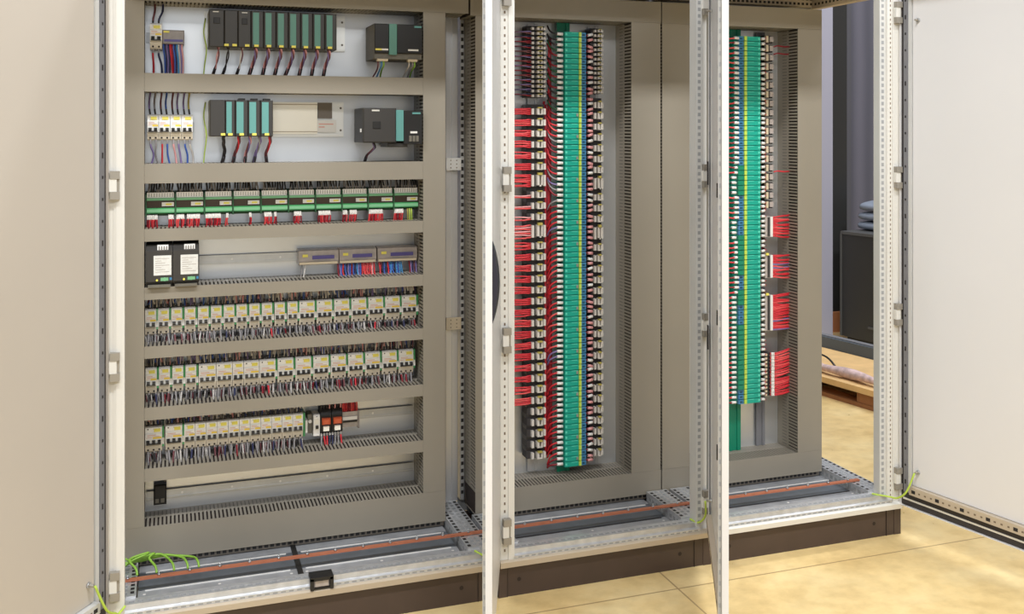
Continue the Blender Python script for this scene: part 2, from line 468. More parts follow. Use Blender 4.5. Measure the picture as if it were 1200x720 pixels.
DB, TB = door(cabs[0], (.9985, -.008), (-.3487, -.9372), -1, .581)
for z in (1.945, 1.349, .832, .219): hinge_mesh(DB, 1.018, -.006, z)
hm = MB(); hp = []
for i in range(13):                                                    # lens-shaped handle on the outer skin
    t = i / 12; hp.append((.003 - .022 * math.sin(math.pi * t) ** .8, .985 + .235 * t))
n = len(hp)
vs = [TB(.55, a, z) for a, z in hp] + [TB(.572, a * .75 + .0006, z) for a, z in hp]
hm.add(vs, [tuple(range(n)), tuple(range(2 * n - 1, n - 1, -1))] + [(i, (i + 1) % n, n + (i + 1) % n, n + i) for i in range(n)], 'handle')
hm.build('handle', DB)
DC, TC = door(cabs[1], (1.770, -.02), (-.4615, -.8871), -1, .75)
for z in (1.945, 1.349, .832, .219): hinge_mesh(DC, 1.752, .010, z)
b = MB()
for z in (1.36, .80): b.box(.028, .05, .019, .024, z - .04, z + .04, 'hole', TC)
for z in (1.34, .99, .62): b.box(.70, .712, .027, .030, z - .02, z + .02, 'hole', TC)
b.build('lock_rod', DC)
DD, TD = door(cabs[2], (2.580, -.006), (.203, -.979), -1, .76)
for z in (1.945, 1.332, .823, .213): hinge_mesh(DD, 2.556, -.001, z)

# ------------------------------------------------------------------ cable ducts
def duct_h(x0, x1, z0, z1, label, group, fingers=(True, True)):
    o = thing('cable_duct', label, 'cable duct', ((x0 + x1) / 2, PL, z0), group)
    c = MB(); c.box(x0, x1, FR, FR + .003, z0, z1, 'duct'); c.build('cover', o)
    t = MB()
    t.box(x0 + .001, x1 - .001, PL - .012, PL - .0005, z0 + .001, z1 - .001, 'duct_shade')
    for z, on, s in ((z0, fingers[0], -1), (z1, fingers[1], 1)):
        a, b = (z + .0005, z + .003) if s < 0 else (z - .003, z - .0005)
        t.box(x0 + .001, x1 - .001, .400, PL - .0005, a, b, 'duct')
        n = int((x1 - x0) / .0125)
        for i in range(n):
            xx = x0 + .002 + (x1 - x0 - .004) * i / n
            t.box(xx, xx + .0072, FR + .003, .400, a, b, 'duct')
            zz = b + .0003 if s > 0 else a - .0003
            t.quad((xx + .0075, .408, zz), (xx + .0110, .408, zz), (xx + .0110, .450, zz), (xx + .0075, .450, zz), 'slot_soft')
    t.build('slotted_tray', o)
    w = MB(); w.box(x0 + .002, x1 - .002, FR + .02, PL - .014, z0 + .006, z1 - .008, 'slot'); w.build('wiring_shade_block', o)  # one dark block for the wires and the shade inside the duct
    return o
def duct_v(x0, x1, z0, z1, label, group):
    o = thing('cable_duct', label, 'cable duct', ((x0 + x1) / 2, PL, z0), group)
    c = MB(); c.box(x0, x1, FR, FR + .003, z0, z1, 'duct'); c.build('cover', o)
    t = MB()
    t.box(x0 + .001, x1 - .001, PL - .012, PL - .0005, z0 + .001, z1 - .001, 'duct_shade')
    for x, s in ((x0, -1), (x1, 1)):
        a, b = (x + .0005, x + .003) if s < 0 else (x - .003, x - .0005)
        t.box(a, b, .385, PL - .0005, z0 + .001, z1 - .001, 'duct')
        n = int((z1 - z0) / .0125)
        for i in range(n):
            zz = z0 + .002 + (z1 - z0 - .004) * i / n
            t.box(a, b, FR + .003, .385, zz, zz + .0072, 'duct')
            xx = b + .0003 if s > 0 else a - .0003
            t.quad((xx, .395, zz + .0075), (xx, .425, zz + .0075), (xx, .425, zz + .0110), (xx, .395, zz + .0110), 'slot_soft')
    t.build('slotted_tray', o)
    w = MB(); w.box(x0 + .008, x1 - .008, FR + .02, PL - .014, z0 + .002, z1 - .002, 'slot'); w.build('wiring_shade_block', o)  # dark block again: wires plus interior shade in its colour
    return o
G1 = 'ducts on the wide cabinet plate'
HZ = [(1.629, 1.688), (1.337, 1.399), (1.153, 1.193), (.968, 1.007), (.782, .820), (.586, .626), (.392, .4325)]
HL = ['grey slotted duct between the two controller rows', 'grey slotted duct above the green relay modules', 'grey slotted duct below the green relay modules',
      'grey slotted duct under the black converters', 'grey slotted duct between the two long breaker rows', 'grey slotted duct above the lowest breaker row', 'grey slotted duct just below the lowest breaker row']
duct_h(-.137, .990, 1.917, 1.99, 'grey slotted duct across the top of the wide cabinet', G1)
for (a, b), l in zip(HZ, HL): duct_h(-.0785, .8262, a, b, l, G1)
duct_h(-.137, .906, .143, .249, 'tall grey duct across the bottom of the wide cabinet', G1)
duct_v(-.137, -.0791, .2495, 1.9165, 'upright grey duct beside the post of the cream door', G1)
duct_v(.8267, .906, .2495, 1.9165, 'upright grey duct at the far end of the breaker rows', G1)
G2 = 'ducts in the narrow cabinets'
duct_h(.997, 1.745, 1.911, 1.99, 'grey top duct above the middle cabinet terminal column', G2)
duct_h(1.0155, 1.745, .143, .228, 'grey bottom duct below the middle cabinet terminal column', G2)
duct_v(1.0155, 1.075, .2285, 1.9105, 'upright grey duct just behind the handle door', G2)
duct_v(1.6223, 1.7429, .2285, 1.9105, 'wide upright grey duct beside the middle clip column', G2)
duct_h(1.7495, 2.4627, 1.911, 1.99, 'grey top duct of the cabinet open to the workshop', G2)
duct_h(1.7495, 2.4627, .143, .228, 'grey bottom duct of the cabinet open to the workshop', G2)
duct_v(1.7505, 1.866, .2285, 1.9105, 'upright grey duct behind the narrow steel post', G2)
duct_v(2.3503, 2.4627, .2285, 1.9105, 'upright grey duct that takes in the red wire fans', G2)

# ------------------------------------------------------------------ DIN rails
def rail_h(x0, x1, z, label, group='mounting rails'):
    m = MB(); h = .0145
    m.box(x0, x1, PL - .008, PL - .0005, z - h * .62, z + h * .62, 'steel')
    m.box(x0, x1, PL - .0105, PL - .008, z + h * .5, z + h * 1.05, 'steel'); m.box(x0, x1, PL - .0105, PL - .008, z - h * 1.05, z - h * .5, 'steel')
    m.box(x0, x1, PL - .0103, PL - .0100, z + h * 1.05, z + h * 1.1, 'gasket')
    n = int((x1 - x0) / .16)
    for i in range(n): m.disc((x0 + (i + .7) * .16, PL - .0084, z), .004, (0, 1, 0), 'white', 8)
    return mesh_thing('mounting_rail', m, label, 'rail', group)
def rail_v(x0, x1, z0, z1, k, label, y0=PL - .012, group='mounting rails'):
    m = MB(); w = (x1 - x0)
    m.box(x0 + w * .2, x1 - w * .2, y0 + .004, PL - .0005, z0, z1, k)
    m.box(x0, x0 + w * .3, y0, y0 + .004, z0, z1, k); m.box(x1 - w * .3, x1, y0, y0 + .004, z0, z1, k)
    return mesh_thing('mounting_rail', m, label, 'rail', group)
RZ = [1.811, 1.516, 1.263, 1.071, .887, .695, .505]
RL = ['steel rail behind the top controller row', 'steel rail behind the four small breakers', 'steel rail behind the green relay modules', 'bare steel rail beside the black converters',
      'steel rail behind the upper long breaker row', 'steel rail behind the middle breaker row', 'steel rail carrying the lowest breaker row']
for z, l in zip(RZ, RL):
    if z in (1.811, 1.516): rail_h(-.076, .035 if z > 1.6 else .074, z, l)
    else: rail_h(-.076, .8215, z, l)
rail_h(-.076, .8215, .301, 'bare steel rail above the tall bottom duct')

# ------------------------------------------------------------------ wires
def wire(name, pts, r, k, label, group, n=4, tip=None, tipn=0, sides=5, ferrule=None):
    """one wire; tip = darker sleeve material over its first segments; ferrule = (p0, p1, r, material) child"""
    m = MB(); m.tube(smooth(pts, n) if len(pts) > 2 else pts, r, k, sides, tip, tipn)
    o = mesh_thing(name, m, label, 'wire', group)
    if ferrule:
        f = MB(); f.cyl(ferrule[0], ferrule[1], ferrule[2], ferrule[3], 6); f.build('ferrule', o, o.location)
    return o
def fill_wires(name, items, label, parts=None):
    m = MB()
    for pts, r, k, k2, sp in items: m.tube(pts, r, k, 4, k2, sp)
    return mesh_thing(name, m, label, 'wiring', kind='stuff')

# ------------------------------------------------------------------ circuit breakers
PROTO = {}
BH = .084; BY = .385
def breaker(poles, w, style='blue', shield=None):
    key = (poles, round(w, 4), style, shield)
    if key in PROTO: return PROTO[key], False
    o = thing('circuit_breaker', 'x', 'circuit breaker', (0, BY, 0))
    hw = w / 2 - .0006
    hs = hw - (.006 if shield else 0); L = -hw
    b = MB(); k = 'mcb'
    b.prism([(.064, .0245), (.002, .0245), (0, .0265), (0, .061), (.003, .065), (.003, .080), (.010, .084), (.064, .084)], L, hs, k)
    b.prism([(.064, 0), (.012, 0), (.008, .004), (.003, .020), (.004, .0242), (.064, .0242)], L, hs, 'mcb_tan')
    ww = hs - L; pw = ww / poles
    for i in range(poles):
        xc = L + pw * (i + .5)
        b.disc((xc, .0058, .0078), .0032, (0, 1, .25), 'hole', 8); b.disc((xc, .0024, .0755), .0022, (0, 1, 0), 'hole' if poles == 3 and i == 0 else 'offwhite', 8)
        b.fquad(xc - pw * .36, xc + pw * .36, .0262, .0405, -.0005, 'offwhite')
    # printed lines
    b.fquad(L + ww * .12, L + ww * .62, .0560, .0578, -.0005, 'pinktext'); b.fquad(L + ww * .12, L + ww * .88, .0520, .0534, -.0005, 'pinktext')
    b.fquad(L + ww * .45, L + ww * .97, .0445, .0505, -.0005, 'orange'); b.fquad(L + ww * .05, L + ww * .40, .0475, .0487, -.0005, 'pinktext')
    b.build('body', o, (0, BY, 0)).location = (0, 0, 0)
    for i in range(poles):
        xc = L + pw * (i + .5)
        t = MB()
        t.prism([(-.0005, .0275), (-.0045, .0275), (-.0095, .0330), (-.0095, .0355), (-.004, .0405), (-.0005, .0405)], xc - pw * .27, xc + pw * .27, 'charcoal' if style == 'blue' else 'black')
        t.build('toggle', o, (0, 0, 0))
    bar = MB(); bar.box(L + ww * .08, hs - ww * .08, -.0065, -.0005, .0262, .0305, 'coal_side' if style == 'blue' else 'charcoal'); bar.build('toggle_bar', o, (0, 0, 0))
    m = MB()
    a, c = (L + ww * .30, L + ww * .85) if poles < 3 else (L + ww * .52, L + ww * .90)
    m.box(a, c, .0005, .003, .0665, .0765, 'yellow'); m.build('marking_label', o, (0, 0, 0))
    if shield:
        s = MB(); s.box(hs + .0006, hw, .001, .064, .018, .083, shield); s.box(hs + .0006, hw, -.001, .001, .026, .046, 'white'); s.build('side_shield', o, (0, 0, 0))
    for ch in CH[o.name]: ch.location = (0, 0, 0)
    # body was shifted by BY while building: undo
    me = CH[o.name][0].data
    for v in me.vertices: v.co.y += BY
    PROTO[key] = o
    return o, True
def put_breaker(poles, xa, xb, z, label, group, style='blue', shield=None):
    o, fresh = breaker(poles, xb - xa, style, shield)
    loc = ((xa + xb) / 2, BY, z)
    if fresh:
        o.location = loc; o['label'] = label; o['group'] = group
    else:
        o = dup(o, loc, label, group)
    return o
bw_items = []                           # thin wires behind the individual ones
TOPK = ['w_grey', 'w_whitew', 'w_maroon', 'w_navy', 'w_clear', 'w_grey', 'w_clear', 'w_blue', 'w_pink', 'w_whitew', 'w_grey', 'w_violet']
def breaker_wires(xa, xb, poles, z, duct_top, duct_bot, row, which, red=.12):
    pw = (xb - xa) / poles
    for i in range(poles):
        xc = xa + pw * (i + .5)
        z1 = z + BH - .004
        k = random.choice(TOPK)
        dx = U(-.006, .006)
        wire('breaker_wire', [(xc, BY + .016, z1), (xc, BY + .014, z1 + .012), (xc + dx, BY + .02, (z1 + duct_top) / 2 + .006), (xc + dx * 1.5, BY + .02, duct_top + .006)], .0032, k,
             f'short wires entering the top of the {which}', f'wires above the {row}', 3, 'w_dark', 4)
        for q in range(3):
            xx = xc + pw * U(-.48, .48); d2 = U(-.006, .006)
            bw_items.append(([(xx, BY + .016, z1), (xx, BY + .016, z1 + .007), (xx + d2, BY + .022, duct_top + .006)], .0026, random.choice(TOPK), 'w_dark', 1))
        k = random.choice(['w_red', 'w_darkred']) if R() < red else random.choice(['w_grey', 'w_grey', 'w_maroon', 'w_dark', 'w_grey', 'w_navy', 'w_grey', 'w_clear'])
        dx = U(-.006, .006)
        wire('breaker_wire', [(xc, BY + .012, z + .003), (xc + dx * .4, BY + .008, z - .010), (xc + dx, BY - .004, duct_bot - .012)], .0032, k,
             f'short wires leaving the underside of the {which}', f'wires below the {row}', 3, 'w_grey', 2)
        for q in range(3):
            xx = xc + pw * U(-.48, .48); d2 = U(-.006, .006)
            bw_items.append(([(xx, BY + .022, z + .003), (xx, BY + .018, z - .008), (xx + d2, BY + .008, duct_bot - .012)], .0026, random.choice(['w_grey', 'w_grey', 'w_maroon', 'w_dark', 'w_darkred' if R() < red * 2 else 'w_grey', 'w_clear']), 'w_clear', 1))
# row 5: twelve two-pole and seven three-pole
X5 = [-.0785, -.0392, .0013, .0427, .0839, .1249, .1654, .2062, .2474, .2881, .3299, .3721, .4113]
Z5 = .843
for i in range(12):
    w = .0408; xa = X5[i]
    nm = f'{nth(i)} two-pole breaker from the cream door in the row under the converters'
    put_breaker(2, xa, xa + w, Z5, nm, 'two-pole breakers of the upper long row', 'blue', 'green' if i > 0 else 'green_pale')
    breaker_wires(xa, xa + w, 2, Z5, .968, .820, 'upper long breaker row', f'{nth(i)} two-pole breaker, upper long row')
X5b = [.4115, .4705, .5295, .5885, .6475, .7065, .7655, .8245]
for i in range(7):
    nm = f'{nth(i)} three-pole breaker after the two-pole ones, row under the converters'
    put_breaker(3, X5b[i], X5b[i] + .0588, Z5, nm, 'three-pole breakers of the upper long row', 'black', 'green')
    breaker_wires(X5b[i], X5b[i] + .055, 3, Z5, .968, .820, 'upper long breaker row', f'{nth(i)} three-pole breaker, upper long row', .2)
# row 6
X6 = [-.0770, -.0362, .0046, .0454]
Z6 = .6525
for i in range(4):
    put_breaker(2, X6[i], X6[i] + .0408, Z6, f'{nth(i)} two-pole breaker from the cream door in the middle breaker row', 'two-pole breakers of the middle row', 'blue', 'green')
    breaker_wires(X6[i], X6[i] + .0408, 2, Z6, .782, .626, 'middle breaker row', f'{nth(i)} two-pole breaker, middle row')
for j, (a, b, p, l) in enumerate(((.0868, .1417, 3, 'first of the ganged wide breakers without green gaps, middle row'), (.1420, .1935, 3, 'second of the ganged wide breakers without green gaps, middle row'),
                     (.1938, .2300, 2, 'narrow breaker with a low bridging handle in the middle row'), (.2303, .2803, 3, 'ganged wide breaker just after the low-handled one, middle row'))):
    put_breaker(p, a, b, Z6, l, 'ganged breakers of the middle row', 'black' if p == 2 else 'blue')
    breaker_wires(a, b, p, Z6, .782, .626, 'middle breaker row', f'{nth(j)} ganged breaker, middle row')
for i in range(9):
    a = .2808 + .0588 * i + .0005 * i
    put_breaker(3, a, a + .0588, Z6, f'{nth(i)} three-pole breaker after the ganged ones in the middle row', 'three-pole breakers of the middle row', 'black', 'green')
    breaker_wires(a, a + .055, 3, Z6, .782, .626, 'middle breaker row', f'{nth(i)} three-pole breaker, middle row', .25)
# row 7
Z7 = .4625
for i, a in enumerate((-.0785, -.0165)):
    put_breaker(3, a, a + .0588, Z7, ('three-pole breaker nearest the cream door in the lowest row', 'second three-pole breaker from the cream door, lowest row')[i], 'three-pole breakers of the lowest row', 'black', 'green')
    breaker_wires(a, a + .055, 3, Z7, .586, .4325, 'lowest breaker row', f'{nth(i)} three-pole breaker, lowest row')
for i in range(11):
    a = .0412 + .0349 * i
    put_breaker(2, a, a + .0349, Z7, f'{nth(i)} slim two-pole breaker from the cream door in the lowest row', 'slim two-pole breakers of the lowest row', 'blue')
    breaker_wires(a, a + .0349, 2, Z7, .586, .4325, 'lowest breaker row', f'{nth(i)} slim breaker, lowest row', .05)
# row 2: four small breakers and row 1: one
for i in range(4):
    a = -.0718 + .0352 * i
    put_breaker(2, a, a + .0349, 1.474, f'{nth(i)} of four small breakers beside the lower controller, from the cream door', 'four small breakers', 'black')
    for q in range(2):
        xc = a + .0349 * (.28 + .45 * q)
        k = ['w_violet', 'w_grey', 'w_maroon', 'w_blue', 'w_maroon', 'w_violet', 'w_violet', 'w_oldyellow'][i * 2 + q]
        wire('breaker_wire', [(xc, .397, 1.554), (xc - .003, .397, 1.575), (xc - .004, .41, 1.60), (xc + .001, .415, 1.64)], .0030, k, f'wires rising from the {nth(i)} of the four small breakers', 'wires of the four small breakers', 4, 'w_dark', 4, 6)
        k = ['w_violet', 'w_grey', 'w_red', 'w_blue', 'w_pink', 'w_violet', 'w_blue', 'w_clear'][i * 2 + q]
        wire('breaker_wire', [(xc, .397, 1.477), (xc + .001, .395, 1.455), (xc + U(-.002, .010), .405, 1.425), (xc + U(-.002, .014), .41, 1.39)], .0030, k, f'wires hanging from the {nth(i)} of the four small breakers', 'wires under the four small breakers', 4, 'w_grey', 3, 6)
put_breaker(2, -.0640, -.0262, 1.770, 'lone two-pole breaker high beside the grey terminal block', None, 'black')
for q, (k, dx) in enumerate((('w_maroon', .006), ('w_navy', .012))):
    xc = -.0545 + .018 * q
    wire('breaker_wire', [(xc, .40, 1.850), (xc + .001, .395, 1.868), (xc + dx, .40, 1.895), (xc + dx, .41, 1.93)], .0034, k, ('maroon' if q == 0 else 'dark blue') + ' wire rising from the lone breaker', None, 4, 'w_dark', 3, 6)
    wire('breaker_wire', [(xc, .40, 1.773), (xc, .395, 1.75), (xc + .002 + q * .006, .405, 1.72), (xc + .002 + q * .008, .41, 1.68)], .0034, ('w_red', 'w_navy')[q], ('red' if q == 0 else 'dark blue') + ' wire hanging from the lone breaker', None, 4, 'w_grey', 3, 6)
fill_wires('breaker_wiring', bw_items, 'crowded thin wires behind the breaker rows')

# auxiliary contact that ends row 5
o = thing('auxiliary_contact', 'thin green and white contact block ending the upper long breaker row', 'contact block', (.8225, .40, .843))
m = MB(); m.box(.8245 - .006, .8262, .392, .45, .855, .926, 'green'); m.build('body', o)
m = MB(); m.box(.8245 - .006, .8262, .386, .392, .868, .892, 'white'); m.build('marking_label', o)

# ------------------------------------------------------------------ end of the lowest row
o = thing('end_bracket', 'green and white end bracket after the slim breakers', 'bracket', (.434, .40, .4625))
m = MB(); m.box(.4262, .4325, .395, .45, .4645, .545, 'green'); m.build('green_shield', o)
m = MB(); m.box(.4330, .4400, .388, .45, .478, .520, 'white'); m.build('white_clip', o)
o = thing('terminal_clamp', 'grey clamp between the green bracket and the narrow switch', 'terminal', (.449, .40, .4625))
m = MB(); m.box(.4425, .4570, .405, .45, .470, .535, 'coal_side'); m.build('body', o)
m = MB(); m.cyl((.4497, .404, .512), (.4497, .397, .512), .006, 'white', 10); m.build('screw', o)
o = thing('narrow_switch', 'narrow white single switch beside the orange relays', 'switch', (.4705, BY, .4625))
m = MB(); m.prism([(.45, .4625), (.392, .4625), (.388, .486), (.385, .488), (.385, .528), (.390, .5351), (.45, .5351)], .4600, .4812, 'mcb'); m.disc((.4706, .3855, .528), .003, (0, 1, 0), 'hole'); m.build('body', o)
m = MB(); m.box(.4640, .4772, .3835, .3849, .504, .522, 'cream'); m.build('marking_label', o)
m = MB(); m.box(.4665, .4757, .378, .3849, .490, .500, 'black'); m.build('toggle', o)
for i, a in enumerate((.4846, .5230)):
    o = thing('relay', ('orange topped relay nearest the narrow white switch', 'orange topped relay beside the grey test block')[i], 'relay', (a + .018, .39, .466), 'two orange relays')
    m = MB(); m.prism([(.45, .4665), (.400, .4665), (.392, .474), (.392, .53), (.402, .548), (.45, .548)], a, a + .0365, 'black'); m.build('socket', o)
    m = MB(); m.cbox(a + .004, a + .0325, .378, .392, .5005, .522, .004, 'relay_orange'); m.build('relay_case', o)
    m = MB(); m.box(a + .008, a + .0275, .380, .3919, .4790, .494, 'cream'); m.build('marking_label', o)
o = thing('test_block', 'short grey test terminal block at the end of the lowest row', 'terminal block', (.588, .40, .483))
m = MB(); m.box(.561, .613, .402, .45, .480, .532, 'block_clear'); m.build('body', o)
m = MB(); m.box(.561, .611, .397, .4018, .505, .516, 'white'); m.build('front_strip', o)
m = MB(); m.box(.562, .611, .396, .4018, .497, .502, 'black'); m.build('slot_strip', o)
m = MB(); m.box(.6132, .6185, .396, .45, .474, .536, 'block_grey'); m.build('end_plate', o)
for i in range(9):
    xx = .562 + .0062 * i
    wire('breaker_wire', [(xx, .41, .530), (xx, .405, .548), (xx + U(-.004, .004), .41, .592)], .0030, random.choice(['w_red', 'w_salmon', 'w_darkred', 'w_red']), 'short red wires above the grey test block', 'red wires above the grey test block')
for i in range(8):
    xx = .488 + .0095 * i
    wire('breaker_wire', [(xx, .41, .545), (xx, .402, .560), (xx + U(-.004, .004), .41, .592)], .003, random.choice(['w_dark', 'w_grey', 'w_dark', 'w_pink']), 'dark wires above the orange relays', 'dark wires above the orange relays')
    wire('breaker_wire', [(xx, .40, .468), (xx, .395, .452), (xx + U(-.004, .004), .385, .425)], .003, random.choice(['w_red', 'w_grey', 'w_navy', 'w_red']), 'wires below the orange relays', 'wires below the orange relays', 3, 'w_clear', 2)
o = thing('rail_terminal', 'small black terminal alone on the bare bottom rail', 'terminal', (-.033, .42, .279))
m = MB(); m.cbox(-.0527, -.0132, .418, .45, .279, .345, .004, 'black'); m.build('body', o)
m = MB()
for q in range(2): m.box(-.0475 + .017 * q, -.0365 + .017 * q, .4165, .4179, .287, .300, 'coal_side')
m.build('screw_plate', o)

# ------------------------------------------------------------------ row 3: green relay modules with their wires
GX = .0901
o3 = None
for i in range(10):
    xa = -.0770 + GX * i; lab = f'{nth(i)} green relay module from the cream door in the green row'
    if o3 is None:
        o3 = thing('relay_module', lab, 'relay module', (xa, .38, 1.2277), 'green relay modules'); o = o3
        w = GX - .0012; X = xa
        m = MB(); m.prism([(.45, 1.2277), (.400, 1.2277), (.396, 1.252), (.396, 1.281), (.402, 1.306), (.45, 1.306)], X, X + w, 'green_dark')
        m.box(X, X + .004, .376, .4, 1.2277, 1.300, 'green_dark'); m.build('base', o)
        m = MB(); m.box(X + .0045, X + w - .002, .384, .3955, 1.2870, 1.3045, 'white')
        for q in range(10): m.fquad(X + .010 + .0080 * q, X + .0116 + .0080 * q, 1.2900, 1.302, .3835, 'grey_slot' if 'grey_slot' in M else 'slot_soft')
        m.build('terminal_strip', o)
        m = MB(); m.box(X + .0045, X + w, .380, .3955, 1.2785, 1.2865, 'green_pale'); m.box(X + .0045, X + w, .380, .3955, 1.2375, 1.2545, 'green'); m.box(X + .0045, X + w, .3785, .380, 1.2405, 1.2505, 'green_pale'); m.build('green_carrier', o)
        m = MB(); m.box(X + .0045, X + w, .384, .3955, 1.2550, 1.2780, 'brown_dark'); m.build('dark_cover', o)
        m = MB(); m.box(X + w * .56, X + w * .98, .380, .3838, 1.2600, 1.2725, 'white'); m.box(X + w * .70, X + w * .9, .3792, .380, 1.2630, 1.2690, 'yellow'); m.build('marking_label', o)
    else:
        o = dup(o3, (xa, .38, 1.2277), lab)
    for q in range(10):
        xx = xa + .010 + .0080 * q + U(-.001, .001)
        wire('relay_wire', [(xx, .392, 1.303), (xx, .388, 1.314), (xx + U(-.003, .003), .395, 1.328), (xx + U(-.004, .004), .405, 1.343)], .0027 if q % 2 else .0031, random.choice(['w_dark', 'w_dark', 'w_dark', 'w_grey']),
             f'dark sleeved wires above the {nth(i)} green relay module', f'wires above relay module {ORD[i]}', 3, 'w_grey' if R() < .6 else 'w_dark', 3)
RED3 = [(0, [0, 1, 2, 3, 8, 9]), (1, [0, 1, 2, 4, 5, 6, 7, 8]), (2, [0, 1, 2, 3, 4, 5, 8]), (3, [6]), (4, [1, 2, 3, 5]), (5, [2, 3, 4]), (6, [1, 2, 3, 4, 5]), (7, [0, 1, 3, 4, 5]), (8, [0, 1, 2, 3, 4, 5]), (9, [0, 1, 2, 3])]
for i, qs in RED3:
    for q in qs:
        for dq in (0, .0042):
            xx = -.0770 + GX * i + .006 + .0082 * q + dq
            wire('relay_wire', [(xx, .388, 1.232), (xx + .0005, .382, 1.222), (xx + U(-.003, .003), .384, 1.206), (xx + U(-.004, .004), .39, 1.186)], .0024, random.choice(['w_red', 'w_red', 'w_darkred', 'w_salmon']),
                 f'red wires with white ends below the {nth(i)} green relay module', f'wires below relay module {ORD[i]}', 3, 'w_whitew', 4)
for q in range(3):
    xx = .786 + .007 * q
    wire('relay_wire', [(xx, .388, 1.232), (xx, .382, 1.218), (xx + .003, .39, 1.186)], .0026, 'w_oldyellow' if q == 0 else 'gy', 'yellow green wires below the last green relay module', 'yellow green wires below the last green relay module')

# ------------------------------------------------------------------ row 1 and 2: controllers
def controller(xa, xb, z0, z1, y0, label, group, strip=None, k='charcoal', tags=(), tagx=(.25, .8), bump=False, teal='teal', lamp=False, kside=None):
    o = thing('controller_module', label, 'controller module', ((xa + xb) / 2, y0, z0), group)
    m = MB(); m.cbox(xa + .0004, xb - .0004, y0, PL - .002, z0, z1, .0025, k)
    if bump: m.box(xa + (xb - xa) * .25, xb - (xb - xa) * .2, y0 + .012, y0 + .045, z1, z1 + .006, k)
    if kside: m.box(xa - .0004, xa + .0005, y0 + .004, PL - .002, z0 + .002, z1 - .003, kside)
    m.build('housing', o)
    if strip:
        s = MB(); a, b = xa + (xb - xa) * strip[0], xa + (xb - xa) * strip[1]; s.box(a, b, y0 - .003, y0 - .0002, z0 + .010, z1 - .006, teal); s.build('front_strip', o)
    for t in tags:
        g = MB(); a = xa + (xb - xa) * t; g.box(a - .007, a + .007, y0 - .0045, y0 - .0002, z0 + .003, z0 + .0105, 'yellow'); g.build('marking_label', o)
    if lamp:
        g = MB(); g.box(xa + .012, xa + .030, y0 - .001, y0 - .0002, z1 - .009, z1 - .006, 'offwhite'); g.build('nameplate', o)
        g = MB(); g.cbox(xa + (xb - xa) * .3, xa + (xb - xa) * .72, y0 - .003, y0 - .0002, z0 + (z1 - z0) * .62, z0 + (z1 - z0) * .78, .001, 'black'); g.build('key_switch', o)
    return o
YF = .335
GC = 'modules of the long top controller'
controller(.1176, .1652, 1.7779, 1.8995, YF, 'wide black supply module at the bare end of the top controller', GC, k='charcoal', lamp=True, kside='coal_side')
controller(.1656, .2083, 1.7779, 1.8995, YF, 'plain black processor module beside the top supply module', GC, tags=(.15, .75))
controller(.2086, .2498, 1.7779, 1.8995, YF, 'plain black interface module just before the teal striped ones', GC, tags=(.7,), lamp=True)
for i in range(7):
    a = .2502 + .0401 * i
    controller(a, a + .0399, 1.7779, 1.8995, YF, f'{nth(i)} teal striped module from the plain ones, top controller', GC, strip=(.14, .62), tags=(.42,))
def rail_plate(x0, x1, z0, z1, label):
    m = MB(); m.box(x0, x1, .449, PL - .0005, z0, z1, 'alu'); m.box(x0, x1, .446, .449, z0 + .004, z0 + .010, 'alu'); m.box(x0, x1, .446, .449, z1 - .010, z1 - .004, 'alu')
    for z in (z0 + .022, z1 - .022): m.disc((x1 - .010, .4484, z), .004, (0, 1, 0), 'slot_soft')
    return mesh_thing('profile_rail', m, label, 'rail')
rail_plate(.106, .577, 1.7830, 1.9060, 'white profile rail behind the long top controller')
rail_plate(.106, .572, 1.4845, 1.6060, 'white profile rail behind the short lower controller')
controller(.1202, .1685, 1.4862, 1.6051, YF, 'wide black supply module at the end of the short lower controller', 'modules of the short lower controller', kside='coal_side', tags=(.85,))
for i, (a, b) in enumerate(((.1688, .1994), (.1997, .2402), (.2405, .2798), (.2801, .3205))):
    controller(a, b, 1.4862, 1.6051, YF, f'{nth(i)} teal striped module from the wide one, lower controller', 'modules of the short lower controller', strip=(.1, .64), tags=(.5,), bump=i > 0, teal='teal_bright')
o = thing('rail_cover', 'cream cover strip over the unused end of the lower profile rail', 'cover strip', (.45, .44, 1.494))
m = MB(); m.box(.3235, .4795, .436, .4455, 1.4945, 1.6025, 'alu_cream'); m.box(.3235, .4795, .4345, .436, 1.500, 1.503, 'rail_beige'); m.box(.3235, .4795, .4345, .436, 1.594, 1.597, 'rail_beige'); m.build('cover', o)
m = MB(); m.box(.4815, .531, .440, .4455, 1.5480, 1.6025, 'slot_soft'); m.build('grey_sticker', o)
m = MB(); m.box(.480, .545, .4385, .4398, 1.5000, 1.5420, 'white')
for z, b in ((1.526, .535), (1.516, .505)): m.fquad(.485, b, z, z + .004, .4381, 'pinktext')
m.build('paper_label', o)
